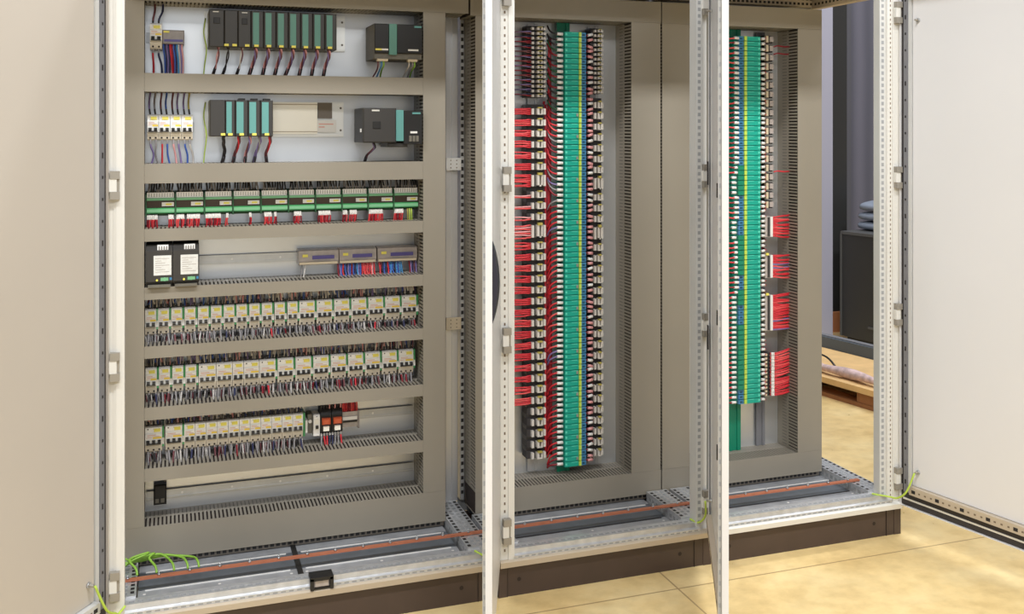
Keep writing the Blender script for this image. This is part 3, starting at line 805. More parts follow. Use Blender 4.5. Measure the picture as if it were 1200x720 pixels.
# looms beneath the controllers
def loom(pts, r, cols, label, group=None, end='w_dark'):
    m = MB()
    P = smooth(pts, 5)
    for j, k in enumerate(cols):
        an = 2 * math.pi * j / len(cols)
        q = [Vector((p.x + r * .8 * math.cos(an + i * .5), p.y + r * .8 * math.sin(an + i * .5), p.z)) for i, p in enumerate(P)]
        m.tube(q, r * .62, k, 5, end if j == 0 else None, 0)
    m.tube(P[-5:], r * 1.35, end, 6)
    return mesh_thing('wiring_loom', m, label, 'wiring loom', group)
for i in range(7):
    xx = .2502 + .0401 * i + .016
    loom([(xx, .352, 1.779), (xx, .356, 1.755), (xx - .008, .38, 1.725), (xx - U(.012, .024), .41, 1.68)], .0046, ['w_maroon', 'w_violet', 'w_maroon', 'w_pink'], f'brown loom under the {nth(i)} teal striped module, top controller', 'looms under the top controller')
for i, (xx, ks, l) in enumerate(((.147, ['w_pink', 'w_maroon'], 'thin pink loom under the top supply module'), (.178, ['w_dark', 'w_dark'], 'black cable under the top processor module'), (.222, ['w_whitew', 'w_maroon'], 'thin white and brown loom under the top interface module'))):
    loom([(xx, .352, 1.779), (xx, .356, 1.758), (xx - .006, .38, 1.72), (xx - .018, .41, 1.68)], .0036, ks, l)
for i, xx in enumerate((.178, .212, .247, .279, .312)):
    ks = [['w_dark', 'w_dark', 'w_dark'], ['w_maroon', 'w_red', 'w_maroon'], ['w_maroon', 'w_violet', 'w_pink'], ['w_violet', 'w_grey', 'w_violet'], ['w_maroon', 'w_red', 'w_maroon']][i]
    loom([(xx - .014 * (i == 0), .352, 1.488), (xx - .014 * (i == 0), .356, 1.465), (xx - .010, .38, 1.43), (xx - (.02, .018, .014, .018, .004)[i], .41, 1.385)], .0044, ks,
         ('black cable under the lower supply module', 'brown loom under the first teal module, lower controller', 'brown loom under the second teal module, lower controller', 'violet loom under the third teal module, lower controller', 'brown loom under the last teal module, lower controller')[i])
for z0, z1, l in ((1.86, 1.69, 'top'), (1.58, 1.40, 'lower')):
    wire('earth_wire', [(.110, .435, z0 + .02), (.104, .42, z0 - .03), (.112, .40, (z0 + z1) / 2), (.106, .41, z1 + .03), (.103, .415, z1 - .01)], .0022, 'gy', f'thin yellow green wire beside the {l} controller', None, 4)
# compact stations at the far end of rows 1 and 2
YS = .300
o = thing('network_station', 'black network station with a central teal strip at the end of the top row', 'network station', (.73, YS, 1.7697))
m = MB(); m.cbox(.6528, .7024, YS, PL - .002, 1.7697, 1.8690, .002, 'black'); m.box(.6522, .6532, YS + .004, PL - .003, 1.752, 1.866, 'coal_side'); m.build('power_module', o)
m = MB(); m.box(.7026, .7292, YS - .002, PL - .002, 1.7640, 1.8690, 'teal'); m.build('teal_strip', o)
m = MB(); m.cbox(.7294, .8190, YS, PL - .002, 1.7697, 1.8690, .002, 'black'); m.build('interface_module', o)
m = MB(); m.box(.6528, .8190, YS + .012, PL - .002, 1.7500, 1.7690, 'coal_side'); m.build('connector_base', o)
for a, b, k, n in ((.655, .699, 'yellow', 'marking_label'), (.768, .804, 'white', 'marking_label'), (.790, .815, 'teal_bright', 'nameplate')):
    z = 1.858 if k == 'teal_bright' else 1.778
    m = MB(); m.box(a, b, YS - .003, YS - .0021, z, z + .006, k)
    if k == 'yellow': m.box(.677, .699, YS - .0034, YS - .003, z, z + .006, 'white')
    m.build(n, o)
for a, b in ((.664, .700), (.770, .803)):
    m = MB(); m.box(a, b, YS + .006, YS + .030, 1.7420, 1.7500, 'beige'); m.build('plug', o)
for xx, k, l in ((.668, 'w_maroon', 'maroon'), (.680, 'w_sky', 'blue'), (.688, 'lime', 'green'), (.776, 'w_clear', 'white'), (.789, 'w_grey', 'grey'), (.796, 'lime', 'yellow green')):
    wire('station_wire', [(xx, YS + .02, 1.743), (xx + .001, YS + .025, 1.728), (xx + U(-.006, .004), .36, 1.71), (xx + U(-.012, .004), .40, 1.68)], .0028, k, f'{l} wire under the {"power" if xx < .72 else "interface"} half of the network station', None, 4, None, 0, 6)
o = thing('drive_controller', 'big plain charcoal controller with a teal strip in the second row', 'controller', (.72, YS, 1.4625))
m = MB(); m.cbox(.6125, .7262, YS - .006, PL - .002, 1.4640, 1.5821, .004, 'charcoal'); m.box(.642, .668, YS - .0075, YS - .006, 1.571, 1.576, 'offwhite'); m.cbox(.645, .672, YS - .0085, YS - .006, 1.512, 1.536, .001, 'black')
m.box(.6119, .6127, YS + .004, PL - .003, 1.466, 1.578, 'black'); m.box(.6085, .6124, YS + .02, YS + .032, 1.500, 1.512, 'white'); m.build('housing', o)
m = MB(); m.box(.7264, .7528, YS, PL - .002, 1.4700, 1.5760, 'teal_bright'); m.build('teal_strip', o)
m = MB(); m.cbox(.7530, .8190, YS, PL - .002, 1.4580, 1.5740, .002, 'black'); m.build('interface_module', o)
m = MB(); m.box(.783, .812, YS - .002, YS - .0002, 1.562, 1.568, 'teal_bright'); m.build('nameplate', o)
for q in range(3):
    m = MB(); m.box(.772 + .012 * q, .781 + .012 * q, YS - .003, YS - .0002, 1.468, 1.488, 'coal_side'); m.build('port', o)
m = MB(); m.box(.776, .800, YS - .003, YS - .0002, 1.496, 1.503, 'white'); m.build('marking_label', o)
m = MB(); m.cbox(.700, .770, YS + .01, PL - .03, 1.4490, 1.4638, .003, 'charcoal'); m.build('connector_base', o)
loom([(.655, .33, 1.463), (.658, .335, 1.445), (.640, .37, 1.42), (.634, .40, 1.385)], .004, ['w_maroon', 'w_violet', 'w_dark'], 'short loom with a white plug under the plain charcoal controller')
# grey terminal block of row 1 with its wires
o = thing('distribution_block', 'grey terminal block beside the lone two-pole breaker', 'terminal block', (.008, .40, 1.787))
m = MB(); m.cbox(-.0258, .0423, .398, .455, 1.788, 1.834, .003, 'block_grey'); m.build('housing', o)
m = MB(); m.box(-.022, -.004, .396, .3978, 1.8245, 1.8305, 'yellow'); m.build('marking_label', o)
m = MB(); m.box(-.020, .038, .396, .3978, 1.796, 1.803, 'purple'); m.build('terminal_strip', o)
for i, k in enumerate(['blue', 'navy', 'violet', 'navy', 'red', 'darkred', 'blue', 'navy', 'sky', 'clear', 'violet', 'pink']):
    xx = -.022 + .0052 * i
    wire('block_wire', [(xx, .41, 1.792), (xx, .400, 1.772), (xx + .004, .40, 1.735), (xx + .004 + U(-.003, .006), .41, 1.68)], .0027, 'w_' + k, f'{dict(navy="dark blue", darkred="dark red", sky="light blue", clear="pale", violet="violet").get(k, k)} wires under the grey terminal block of the top row', 'wires under the grey top block', 4)

# ------------------------------------------------------------------ row 4: converters and distribution blocks
for i, a in enumerate((-.0740, .0070)):
    o = thing('power_converter', ('black converter with white nameplate nearest the cream door', 'black converter with white nameplate nearest the bare rail')[i], 'power converter', (a + .04, .31, 1.02), 'two black power converters')
    b = a + .0795
    m = MB(); m.prism([(PL - .012, 1.018), (.318, 1.018), (.310, 1.026), (.310, 1.122), (.335, 1.140), (.40, 1.146), (PL - .012, 1.146)], a, b, 'charcoal')
    m.prism([(PL - .02, 1.006), (.322, 1.006), (.322, 1.0178), (PL - .02, 1.0178)], a + .003, b - .002, 'black'); m.build('housing', o)
    m = MB(); m.box(a + .023, a + .076, .3080, .3098, 1.046, 1.1085, 'paper')
    for q in range(7): m.fquad(a + .028, a + .070 - .012 * (q % 3), 1.056 + .007 * q, 1.0575 + .007 * q, .3076, 'grey_text' if 'grey_text' in M else 'block_clear')
    m.build('nameplate', o)
    m = MB(); m.box(a + .041, a + .061, .312, .330, 1.110, 1.120, 'green'); m.build('green_connector', o)
    m = MB(); m.prism([(.345, 1.1205), (.314, 1.1205), (.318, 1.1405), (.345, 1.1405)], a + .034, a + .067, 'white')
    for q in range(4): m.fquad(a + .038 + .0075 * q, a + .041 + .0075 * q, 1.123, 1.138, .3125, 'slot_soft')
    m.build('white_plug', o)
    m = MB(); m.cyl((a + .0555, .3098, 1.033), (a + .0555, .3075, 1.033), .006, 'green_pale', 12); m.box(a + .044, a + .067, .3078, .3098, 1.028, 1.038, 'green_pale'); m.build('green_badge', o)
    m = MB(); m.cyl((a + .033, .3098, 1.031), (a + .033, .304, 1.031), .0035, 'yellow', 8); m.build('trimmer', o)
    m = MB(); m.box(a + .0705, a + .0775, .3082, .3098, 1.030, 1.038, 'term_blue'); m.build('blue_button', o)
    m = MB()
    m.box(a + .006, b - .006, .306, .322, 1.008, 1.016, 'coal_side'); m.build('terminal_strip', o)
for i, (a, b) in enumerate(((.4120, .5465), (.5495, .6780), (.6830, .8235))):
    o = thing('distribution_block', ('pale distribution block with only two wires, beside the bare rail', 'pale distribution block in the middle of the three, over red and blue wires', 'pale distribution block farthest from the bare rail, over blue wires')[i], 'terminal block', ((a + b) / 2, .40, 1.05), 'three pale distribution blocks')
    m = MB(); m.prism([(.455, 1.046), (.402, 1.046), (.396, 1.060), (.400, 1.094), (.410, 1.097), (.455, 1.097)], a, b, 'block_clear'); m.build('housing', o)
    m = MB()
    m.box(a + .045, b - .015, .394, .3958, 1.066, 1.078, 'purple'); m.box(a + .05, b - .03, .3936, .394, 1.058, 1.062, 'block_grey'); m.build('terminal_strip', o)
    m = MB(); m.box(a + .012, a + .030, .3936, .3958, 1.074, 1.083, 'yellow'); m.build('marking_label', o)
    m = MB(); m.box(a + .002, b - .004, .394, .3960, 1.049, 1.0565, 'beige'); m.build('lower_strip', o)
for i, xx in enumerate((.424, .434)):
    wire('block_wire', [(xx, .41, 1.05), (xx - .001, .405, 1.03), (xx - .006, .405, 1.0), (xx - .008, .40, .985)], .0026, ('w_grey', 'w_whitew')[i], ('grey', 'white')[i] + ' wire under the pale block beside the bare rail', None, 4)
for bi, (a, n, cols, l) in enumerate(((.546, 22, ['darkred', 'violet', 'blue', 'red', 'blue', 'navy', 'violet', 'blue', 'darkred', 'blue', 'navy', 'sky', 'violet', 'blue', 'red', 'salmon', 'red', 'salmon', 'red', 'salmon', 'pink', 'red'], 'middle pale block'),
                        (.690, 14, ['red', 'darkred', 'navy', 'blue', 'navy', 'red', 'blue', 'sky', 'blue', 'navy', 'sky', 'blue', 'sky', 'sky'], 'farthest pale block'), (.797, 5, ['darkred', 'violet', 'navy', 'maroon', 'violet'], 'dark end of the farthest pale block'))):
    for q in range(n):
        xx = a + .0060 * q
        wire('block_wire', [(xx, .412, 1.050), (xx, .405, 1.036), (xx + U(-.002, .003), .402, 1.016), (xx + U(-.003, .006), .395, .996)], .0027, 'w_' + cols[q],
             f'{dict(navy="dark blue", darkred="dark red", sky="light blue", salmon="bright red", maroon="maroon").get(cols[q], cols[q])} wires under the {l}', f'wires under the {l}', 4)

# ------------------------------------------------------------------ middle cabinet: terminal column and clip columns
rail_v(1.2571, 1.2979, .16 + .075, 1.905, 'galv', 'upright steel rail carrying the clip column nearest the handle door')
rail_v(1.5025, 1.5450, .235, 1.905, 'galv', 'upright steel rail carrying the clip column beside the wide duct')
rail_v(1.3660, 1.4170, .2285, 1.9100, 'profile_green', 'upright green profile behind the long green terminal column', .425)
rail_v(2.2428, 2.2829, .2285, 1.905, 'gasket_grey', 'upright steel rail behind the combs of red wires')
rail_v(2.1000, 2.1560, .2285, 1.9100, 'profile_green', 'upright green profile under the terminal column with red combs', .425)

def terminal(x0, x1, z, h, label, group, flip=False, pro=[None, None, None]):
    """slim wide terminal: teal face, marker strip, blue end, dark flank"""
    o = thing('terminal_block', label, 'terminal block', (x0, .37, z), group)
    w = x1 - x0; f = (lambda t: x1 - t * w) if flip else (lambda t: x0 + t * w)
    def bx(m, a, b, y0, y1, za, zb, k):
        p, q = sorted((f(a), f(b))); m.box(p, q, y0, y1, z + za, z + zb, k)
    m = MB(); bx(m, 0, 1, .383, .4245, .0004, h, 'term_edge' if not flip else 'term_teal')
    bx(m, .075, .67, .370, .383, .0004, h - .0018, 'term_teal'); bx(m, .36, .62, .3692, .370, h - .0055, h - .0035, 'term_line'); bx(m, .10, .17, .3692, .370, h * .3, h * .7, 'term_line')
    m.build('housing', o)
    m = MB(); bx(m, .675, .78, .3665, .383, .001, h - .0016, 'gy'); m.build('marker_strip', o)
    m = MB(); bx(m, .785, 1, .372, .383, .0004, h - .003, 'term_blue'); bx(m, .84, .95, .3712, .372, h * .25, h * .6, 'term_navy'); m.build('blue_end', o)
    return o
NT = 81; PT = (1.8727 - .2617) / NT
t0 = terminal(1.3687, 1.4610, .2617, PT, 'x', 'green terminals of the middle cabinet')
TL = 'slim teal terminal with yellow marker and blue end in the middle cabinet column'
t0['label'] = f'lowest {TL}'
gt = None
for i in range(NT):
    z = .2617 + PT * i
    if i: dup(t0, (1.3687, .37, z), f'{nth(i)} teal terminal from the bottom of the middle cabinet column')
    if i % 4 == 1 and i < 66:                               # small red links on some terminals
        m = MB(); m.box(1.4215, 1.4275, .3675, .3699, z + .004, z + PT - .005, 'hinge'); mesh_thing('jumper_link', m, f'small tan jumper link on the {nth(i)} teal terminal from the bottom', 'jumper link', 'jumper links on the teal column')
# white-tagged red wires entering the teal side
loom_red = MB()
for q in range(9):
    xx = 1.310 + .0036 * q
    top = 1.615 - .012 * q if q < 6 else 1.85
    loom_red.tube(smooth([(xx, .425 - .004 * (q % 3), .30), (xx + U(-.003, .003), .42, .7), (xx + U(-.003, .003), .422, 1.1), (xx + U(-.003, .003), .42, top)], 6), .0050, random.choice(['w_darkred', 'w_red', 'w_darkred', 'w_darkred']), 5)
mesh_thing('wiring_loom', loom_red, 'upright dark red loom between the clip column and the teal terminals', 'wiring loom')
for i in range(NT):
    z = .2617 + PT * (i + .5)
    k = random.choice(['w_red', 'w_red', 'w_salmon', 'w_darkred', 'w_darkred', 'w_violet' if 15 < i < 60 else 'w_red', 'w_grey' if i > 40 else 'w_red'])
    if i > 64: k = random.choice(['w_dark', 'w_darkred', 'w_dark', 'green_dark'])
    s = U(.012, .04) * (-1 if i < 50 else 1)
    wire('terminal_wire', [(1.3735, .385, z), (1.350, .383, z + .0005), (1.337, .388, z + s * .15), (1.327, .402, z + s * .6), (1.323, .415, z + s * 1.4)], .0034, k,
         f'curved wire with a white tag entering the {nth(i)} teal terminal from the bottom, middle cabinet', 'tagged wires of the teal column', 3, None, 0, 5, ((1.3715, .382, z), (1.3490, .382, z + .001), .0062, 'white'))
# pink sleeved wires leaving the blue side
for i in range(NT):
    z = .2617 + PT * (i + .5) + U(-.002, .002)
    a = U(-.006, .006)
    wire('terminal_wire', [(1.463, .392, z), (1.476, .386, z), (1.490, .389, z + a), (1.500, .40, z + a * 2), (1.505, .425, z + a * 3)], .0030, 'w_darkred' if R() < .6 else 'w_dark',
         f'short sleeved wire at the blue end of the {nth(i)} terminal from the bottom, middle cabinet', 'sleeved wires of the blue ends', 3, None, 0, 5, ((1.4735, .385, z), (1.4935, .388, z + a), .0058, 'w_pink' if R() < .75 else 'white'))
dl = MB()
dl.box(1.4615, 1.5030, .432, .4470, .262, 1.873, 'w_dark'); mesh_thing('wiring_loom', dl, 'dark upright loom beside the blue terminal ends', 'wiring loom')
# clip columns
def clip(xa, z, h, wide, label, group, tone='clip_white', gapz=.0135, seat=.22):
    o = thing('terminal_clip', label, 'terminal clip', (xa, .38, z), group)
    m = MB(); m.box(xa - wide * seat, xa + wide, .395, .4475, z, z + h, 'gasket'); m.box(xa - wide * seat, xa + wide, .402, .4475, z + h, z + h + gapz, 'w_dark'); m.build('base', o)
    m = MB(); m.box(xa + wide * .02, xa + wide * .18, .380, .3948, z + h * .08, z + h * .92, tone); m.box(xa + wide * .82, xa + wide * .98, .382, .3948, z + h * .08, z + h * .92, tone)
    m.box(xa + wide * .36, xa + wide * .52, .376, .3948, z + h * .06, z + h * .94, tone); m.box(xa + wide * .64, xa + wide * .74, .376, .3948, z + h * .06, z + h * .94, tone)
    m.box(xa + wide * .36, xa + wide * .74, .376, .386, z + h * .06, z + h * .16, tone); m.build('white_frame', o)
    m = MB(); m.box(xa + wide * .40, xa + wide * .70, .372, .384, z + h * .94, z + h * 1.12, 'w_oldyellow'); m.build('marking_label', o)
    return o
def column(xa, wide, lo, hi, pitch, h, tall, top_lo, top_hi, toppitch, where, grp):
    z = lo; i = 0; pr = {}
    zs = []
    while z < hi - pitch * .6:
        t = next((q for q in tall if abs(q[0] - z) < pitch * .55), None)
        hh = t[1] if t else h
        lab = f'{nth(len(zs))} white framed clip from the bottom of the column {where}' if not t else f'tall white framed clip, {nth(len(zs))} from the bottom of the column {where}'
        if hh not in pr: pr[hh] = clip(xa, z, hh, wide, lab, grp + (' tall' if t else ''))
        else: dup(pr[hh], (xa, .38, z), lab)
        zs.append((z, hh, bool(t))); z += hh + (pitch - h)
    z = top_lo
    first = None
    while z < top_hi:
        lab = f'{nth(i)} thin yellow tabbed clip above the white ones, column {where}'; i += 1
        if first is None: first = clip(xa, z, toppitch * .62, wide, lab, grp + ' thin', 'w_clear', toppitch * .34)
        else: dup(first, (xa, .38, z), lab)
        z += toppitch
    return zs
zsA = column(1.248, .058, .300, 1.60, .0405, .026, ((1.29, .048), (1.11, .052)), 1.628, 1.885, .0176, 'nearest the handle door', 'clips nearest the handle door')
zsB = column(1.4985, .038, .285, 1.615, .0405, .026, ((1.29, .048), (1.11, .052)), 1.645, 1.885, .0176, 'beside the wide duct', 'clips beside the wide duct')
# red wires reaching the clip column from the side of the handle door
for j, (z, hh, t) in enumerate(zsA):
    if z < .50: continue
    n = 4 if not t else 7
    for q in range(n):
        zz = z + hh * (q + .5) / n
        k = random.choice(['w_red', 'w_salmon', 'w_red', 'w_red']) if (z < 1.10 or z > 1.26) else ('w_pink' if q % 2 else 'w_salmon')
        if not (z < 1.10 or z > 1.26) and q > 1 and not t: continue
        wire('clip_wire', [(1.2480, .39, zz), (1.235, .384, zz), (1.205, .386, zz + U(-.003, .003)), (1.075, .39, zz + U(-.006, .006))], .0031, k, 'red wire reaching the clip column from behind the handle door', 'red wires of the clip column')
for j in range(14):
    z = 1.634 + .0176 * j
    for q in range(2):
        wire('clip_wire', [(1.2500, .39, z + .006 * q), (1.235, .384, z + .006 * q), (1.205, .388, z + .004), (1.075, .39, z + U(-.004, .006))], .0024, random.choice(['w_darkred', 'w_maroon', 'w_violet', 'w_navy']), 'thin dark wire reaching the top of the clip column', 'thin wires at the top of the clip column')

# ------------------------------------------------------------------ end cabinet: terminals, combs, wires
NT3 = 74; P3 = (1.8798 - .4278) / NT3
TL3 = 'slim teal terminal with yellow marker in the column with red combs'
t3 = terminal(2.1134, 2.2190, .4278, P3, 'lowest ' + TL3, 'green terminals of the end cabinet', flip=True)
for i in range(1, NT3): dup(t3, (2.1134, .37, .4278 + P3 * i), f'{nth(i)} teal terminal from the bottom of the column with red combs')
# green base blocks showing at the blue side in places
for i in range(NT3):
    if 3 <= i <= 15 or 26 <= i <= 33 or 42 <= i <= 47 or 20 <= i <= 22:
        z = .4278 + P3 * i
        m = MB(); m.box(2.1060, 2.1320, .3630, .3714, z + .001, z + P3 - .0015, 'profile_green'); mesh_thing('plug_bridge', m, f'small green plug on the blue end of the {nth(i)} terminal from the bottom', 'plug', 'green plugs on blue ends')
gap = set(range(42, 46)) | set(range(33, 37))
for i in range(NT3):
    z = .4278 + P3 * (i + .5)
    near = i < 22 or i in gap
    k = 'w_red' if R() < .7 else 'w_darkred'
    if i > 37: k = random.choice(['w_red', 'w_darkred', 'w_darkred', 'w_salmon'])
    xe = 2.106 if not near else 2.094
    wire('terminal_wire', [(xe + .008, .378, z), (xe - .006, .372, z), (xe - .022, .372, z + U(-.002, .002)), (xe - .06, .39, z + U(-.008, .008))], .0034, k if not (near and i > 22) else 'w_dark',
         f'white tagged wire entering blue end of {nth(i)} terminal from the bottom, end cabinet', 'tagged wires of the end cabinet column', 3, None, 0, 5, ((xe + .006, .371, z), (xe - .014, .3705, z + .001), .0058, 'white'))
for i in range(NT3):
    z = .4278 + P3 * (i + .5) + U(-.002, .002)
    a = U(-.004, .004)
    wire('terminal_wire', [(2.217, .392, z), (2.230, .385, z), (2.243, .387, z + a), (2.252, .40, z + a * 2), (2.256, .43, z + a * 3)], .0032, random.choice(['w_red', 'w_red', 'w_darkred']),
         f'white sleeved wire at teal end of {nth(i)} terminal from the bottom, end cabinet', 'sleeved wires of the end cabinet column', 3, None, 0, 5, ((2.2235, .384, z), (2.2400, .386, z + a * .6), .0060, 'white'))
for j in range(19):                                         # pairs of clips in the upper part
    z = 1.195 + .0368 * j
    lab = f'{nth(j)} beige double clip above the topmost comb of the end cabinet, counting upwards'
    if j == 0:
        oc = thing('terminal_clip', lab, 'terminal clip', (2.2560, .39, z), 'beige clips of the end cabinet')
        m = MB(); m.box(2.2480, 2.2880, .402, .4475, z, z + .030, 'gasket'); m.build('base', oc)
        m = MB(); m.box(2.2500, 2.2600, .388, .4018, z + .002, z + .028, 'beige'); m.box(2.2700, 2.2860, .392, .4018, z + .005, z + .026, 'block_clear'); m.build('clip_frame', oc)
    else: dup(oc, (2.2560, .39, z), lab)
COMB = [(1.0812, 1.1629, 'topmost'), (.9177, 1.0097, 'second'), (.7066, .8496, 'tallest')]
for ci, (a, b, l) in enumerate(COMB):
    o = thing('connector_comb', f'{l} grey comb connector feeding a fan of red wires', 'connector', (2.256, .38, a), 'comb connectors of the end cabinet')
    m = MB(); m.box(2.2420, 2.2740, .384, .4475, a, b, 'block_clear'); m.build('body', o)
    m = MB(); m.box(2.2530, 2.2620, .3815, .3838, a + .003, b - .003, 'gasket'); m.build('dark_slot', o)
    m = MB(); m.box(2.2640, 2.2745, .3790, .3838, a + .001, b - .001, 'white'); m.build('white_bar', o)
    if ci: m = MB(); m.box(2.2440, 2.2560, .378, .3838, b - .001, b + .008, 'yellow'); m.build('marking_label', o)
    n = int((b - a) / .0068)
    for q in range(n):
        z = a + (b - a) * (q + .5) / n
        dz = U(-.006, .006)
        wire('comb_wire', [(2.2735, .384, z), (2.285, .380, z), (2.315, .378, z + dz), (2.345, .382, z + dz * 1.3), (2.362, .386, z + dz * 1.5)], .0036, 'w_violet' if R() < .05 else random.choice(['w_red', 'w_salmon', 'w_red', 'w_red']),
             f'red wires fanning from the {l} comb connector', f'red wires of the {l} comb', 3)
for q in range(12):
    z = .4430 + .0146 * q
    lab = f'{nth(q)} beige clip from the bottom beside the wire fan without a comb'
    if q == 0:
        ob = thing('terminal_clip', lab, 'terminal clip', (2.255, .39, z), 'lowest beige clips of the end cabinet')
        m = MB(); m.box(2.2420, 2.2760, .400, .4475, z, z + .011, 'gasket'); m.build('base', ob)
        m = MB(); m.box(2.2460, 2.2560, .390, .3998, z + .001, z + .0095, 'beige'); m.build('clip_frame', ob)
    else: dup(ob, (2.255, .39, z), lab)
    for d in (0, .006):
        dz = .012 + U(-.004, .008)
        wire('comb_wire', [(2.2700, .392, z + .004 + d), (2.285, .384, z + .004 + d), (2.315, .378, z + dz * .6 + d), (2.345, .380, z + dz + d), (2.362, .386, z + dz + d)], .0034, random.choice(['w_red', 'w_salmon', 'w_red']),
             'red wires of the lowest fan, from single clips with white sleeves', 'red wires of the lowest fan', 3, None, 0, 5, ((2.2725, .389, z + .004 + d), (2.2845, .384, z + .004 + d), .0046, 'white'))
for z in (1.842, 1.812, 1.34):
    wire('comb_wire', [(2.285, .39, z), (2.30, .383, z + .004), (2.33, .382, z + .001), (2.362, .386, z + .003)], .003, 'w_red' if z < 1.5 else 'w_darkred', f'lone {"upper" if z > 1.83 else "middle" if z > 1.5 else "lower"} thin red wire crossing to the slotted duct', None, 4)

# ------------------------------------------------------------------ copper bars, earth wires, lock bracket
BL = ['copper earth bar across the floor of the wide cabinet', 'copper earth bar across the floor of the middle cabinet', 'copper earth bar across the floor of the end cabinet']
for ci, (a, b) in enumerate(((-.172, .99), (.9925, 1.772), (1.7745, 2.507))):
    o = thing('earth_bar', BL[ci], 'earth bar', ((a + b) / 2, .152, .155), 'copper earth bars')
    m = MB(); m.box(a, b, .1445, .1590, .1568, .1628, 'copper'); m.build('bar', o)
    n = int((b - a) / .088)
    for i in range(n):
        xx = a + .05 + (b - a - .10) * i / (n - 1)
        m = MB(); m.cyl((xx, .152, .1635), (xx, .152, .1675), .005, 'steel', 6); m.cyl((xx, .152, .1675), (xx, .152, .1745), .003, 'steel', 6); m.build('bolt', o)
for i, xe in enumerate((-.095, -.040, .010, .050, .082)):
    h = .205 - .004 * i
    wire('earth_wire', [(-.1505 + .004 * i, .185 + .016 * i, .166 + .005 * i), (-.122 + .006 * i, .205 + .010 * i, h - .015), (-.06 + .01 * i, .225, h), (xe - .022, .205, .200 - .004 * i), (xe - .004, .170, .183), (xe, .156, .168)], .0036, 'lime',
         f'{nth(i)} green wire of the bunch at the corner, from the post', 'green wires bunched on the copper bar', 5, None, 0, 6)
ew = [('yellow green earth wire to the foot of the cream door', [(-.122, -.010, .156), (-.140, -.030, .144), TA(.006, .045, .150), TA(.045, .045, .178), TA(.075, .032, .2553)]),
      ('yellow green earth wire hidden behind the handle door', [(.925, .03, .152), (.95, -.01, .15), (.965, -.05, .19), TB(.075, .03, .2553)]),
      ('yellow green earth wire to the foot of the middle door', [(1.7095, .036, .1525), (1.722, .0, .152), (1.726, -.04, .19), TC(.085, .032, .2553)]),
      ('yellow green earth wire to the foot of the wide open white door', [(2.470, .03, .152), (2.515, -.012, .150), TD(.02, .055, .152), TD(.055, .05, .185), TD(.075, .032, .2553)])]
for l, pts in ew:
    wire('earth_wire', pts, .0036, 'gy', l, None, 6, None, 0, 6)
o = thing('lock_bracket', 'black plastic bracket with a clear window on the front floor rail', 'bracket', (.431, -.005, .118))
m = MB(); m.box(.3964, .407, -.018, -.0046, .1227, .157, 'black'); m.box(.455, .4656, -.018, -.0046, .1227, .157, 'black'); m.box(.3964, .4656, -.018, .03, .1505, .160, 'black'); m.box(.407, .455, -.014, -.006, .1225, .127, 'black'); m.build('housing', o)
m = MB(); m.cbox(.408, .454, -.012, -.005, .1275, .1495, .003, 'block_clear'); m.build('clear_window', o)

# ------------------------------------------------------------------ workshop seen through the open end
th = math.atan2(1.446 - 1.852, 3.675 - 3.604)             # the pallet runs away from the camera, slightly turned
ca, sa = math.cos(th), math.sin(th)
def TP(a, n, z): return (3.604 + ca * a - sa * n, 1.852 + sa * a + ca * n, z)
o = thing('wooden_pallet', 'pale wooden pallet on the floor beyond the open cabinet end', 'pallet', (3.9, 1.7, 0))
for i in range(3):
    m = MB(); m.box(-.9, 1.3, -.12 + .22 * i, -.02 + .22 * i, .0, .022, 'pine_dark', TP); m.build('bottom_board', o)
for i in range(4):
    m = MB()
    a = -.85 + .6 * i
    m.box(a, a + .12, -.115, .45, .022, .080, 'pine_dark', TP); m.build('block', o)
m = MB(); m.box(-.9, 1.3, -.130, .455, .080, .112, 'pine', TP); m.build('deck_board', o)
m = MB()
for i in range(44):
    pass
P = [TP(-.9 + 2.2 * i / 30, -.055 + .010 * math.sin(i * 1.7), .1465 + .003 * math.sin(i * 2.3)) for i in range(31)]
m.tube(P, [.025 + .006 * math.sin(i * 1.3) for i in range(31)], 'wrap', 8)
mesh_thing('padding_roll', m, 'pinkish wrapping roll lying along the edge of the pallet', 'wrapping')
m = MB(); m.tube(smooth([TP(-.20, .03, .1195), TP(-.20, .04, .16), TP(-.14, .05, .185), TP(-.02, .05, .175), TP(.06, .04, .13), TP(.07, .035, .1195)], 5), .006, 'black', 6)
mesh_thing('cable_loop', m, 'small black cable loop standing on the pallet', 'cable')
m = MB(); m.box(-1.0, 1.4, .462, .545, .0, .180, 'slate', TP); m.box(-1.0, 1.4, .480, .525, .180, .187, 'gasket_grey', TP)
mesh_thing('edging_bar', m, 'slate grey bar lying on the floor behind the pallet', 'bar')
o = thing('equipment_crate', 'tall black equipment crate behind the pallet', 'crate', (4.95, 3.1, 0))
th2 = math.atan2(2.625 - 2.973, 4.645 - 4.587); c2, s2 = math.cos(th2), math.sin(th2)
def TB2(a, n, z): return (4.587 + c2 * a - s2 * n, 2.973 + s2 * a + c2 * n, z)
m = MB(); m.box(.0, .9, .0, .55, .03, .775, 'concrete_box', TB2); m.build('body', o)
m = MB(); m.box(-.004, .9, -.006, .556, .765, .785, 'box_edge', TB2); m.build('lid_edge', o)
m = MB(); m.box(-.006, .008, -.008, .0, .03, .765, 'box_edge', TB2); m.build('corner_strip', o)
m = MB(); m.box(.25, .32, -.010, -.0002, .12, .135, 'box_edge', TB2); m.build('latch', o)
m = MB(); m.box(.03, .87, .03, .52, 0, .03, 'black', TB2); m.build('base', o)
CL = ['grey blue cushion at the bottom of the stack on the black crate', 'middle grey blue cushion of the stack on the black crate', 'topmost grey blue cushion of the stack on the black crate']
def spow(v, e): return math.copysign(abs(v) ** e, v)
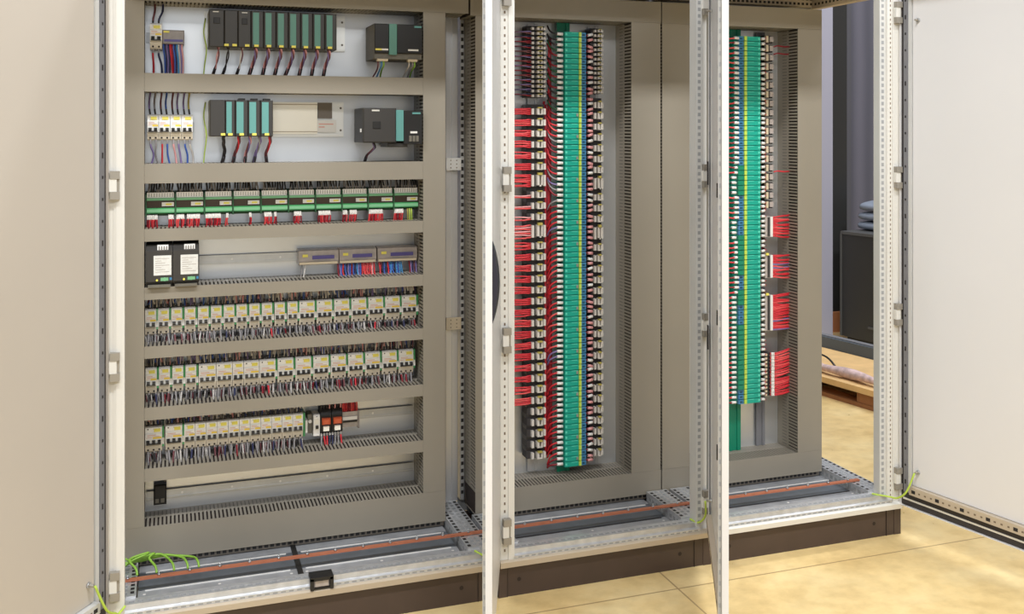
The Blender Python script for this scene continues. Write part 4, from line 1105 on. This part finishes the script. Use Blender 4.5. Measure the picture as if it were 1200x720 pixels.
for i in range(3):
    zc = .786 + .034 + .0685 * i
    m = MB(); nu, nv = 28, 14; vs = []; fs = []
    for j in range(nv + 1):
        ph = -math.pi / 2 + math.pi * j / nv
        for k in range(nu):
            t = 2 * math.pi * k / nu
            a = .16 + (.19 - .01 * i) * spow(math.cos(ph), .5) * spow(math.cos(t), .4); q = .36 + .22 * spow(math.cos(ph), .5) * spow(math.sin(t), .4)
            z = zc + .0335 * spow(math.sin(ph), .7) + (.10 * max(0, q - .16) if i == 2 and ph > .1 else 0)
            vs.append(TB2(a, q, z))
    for j in range(nv):
        for k in range(nu): fs.append((j * nu + k, j * nu + (k + 1) % nu, (j + 1) * nu + (k + 1) % nu, (j + 1) * nu + k))
    m.add(vs, fs, 'cushion', True); mesh_thing('folded_cushion', m, CL[i], 'cushion', 'stack of cushions on the crate')
m = MB(); m.box(4.40, 4.533, 3.0, 3.03, 0.0, 2.9, 'lavender'); m.box(4.40, 4.533, 3.03, 3.12, 0.0, .02, 'lavender'); mesh_thing('partition_board', m, 'pale lavender board standing upright beside the black crate', 'board')
m = MB(); m.box(4.692, 4.83, 3.225, 3.25, .152, 3.0, 'concrete_box'); mesh_thing('dark_panel', m, 'narrow black panel standing upright between the pale board and the crate', 'panel')
m = MB(); m.box(4.66, 4.83, 3.20, 3.27, 0, .15, 'brick'); mesh_thing('timber_block', m, 'small orange brown block on the floor beside the pale board', 'block')

# ------------------------------------------------------------------ light, world, camera
W = bpy.data.worlds.new('workshop_air'); bpy.context.scene.world = W; W.use_nodes = True
bg = W.node_tree.nodes['Background']; bg.inputs['Color'].default_value = (.90, .94, 1.0, 1); bg.inputs['Strength'].default_value = .15
def area(name, loc, rot, sx, sy, power, colr=(.97, .985, 1)):
    l = bpy.data.lights.new(name, 'AREA'); l.shape = 'RECTANGLE'; l.size = sx; l.size_y = sy; l.energy = power; l.color = colr
    o = bpy.data.objects.new(name, l); col.objects.link(o); o.location = loc; o.rotation_euler = rot
    return o
for i, x in enumerate((-3.2, .2, 3.6)):
    area('overhead_light', (x, -3.2, 6.0), (math.radians(24), 0, 0), 2.4, .5, 190)
area('overhead_light', (3.0, 2.4, 6.0), (0, 0, 0), 2.4, .6, 60)
area('overhead_light', (5.2, 1.6, 6.0), (0, 0, 0), 2.4, .5, 170)
area('overhead_light', (.4, -6.6, 4.8), (math.radians(58), 0, 0), 6, .6, 165)  # unseen fill lamp, added to brighten the fronts below the ducts
area('plate_reflection_light', (-1.0, -9.5, 2.2), (math.radians(90), 0, 0), 5.0, 4.2, 58, (.95, .98, 1))  # unseen area light added behind the camera for the plates to reflect

cam = bpy.data.cameras.new('camera'); co = bpy.data.objects.new('camera', cam); col.objects.link(co)
co.location = (0, -3.02, 1.5)
co.rotation_euler = (math.radians(90), 0, -math.atan(400 / 1160))
cam.sensor_fit = 'HORIZONTAL'; cam.sensor_width = 36; cam.lens = 36 * 1160 / 1200
cam.shift_y = -(360 - 155) / 1200
cam.clip_end = 60; cam.clip_start = .05
bpy.context.scene.camera = co
vs_ = bpy.context.scene.view_settings
vs_.view_transform = 'Standard'; vs_.look = 'None'; vs_.exposure = .08; vs_.gamma = 1
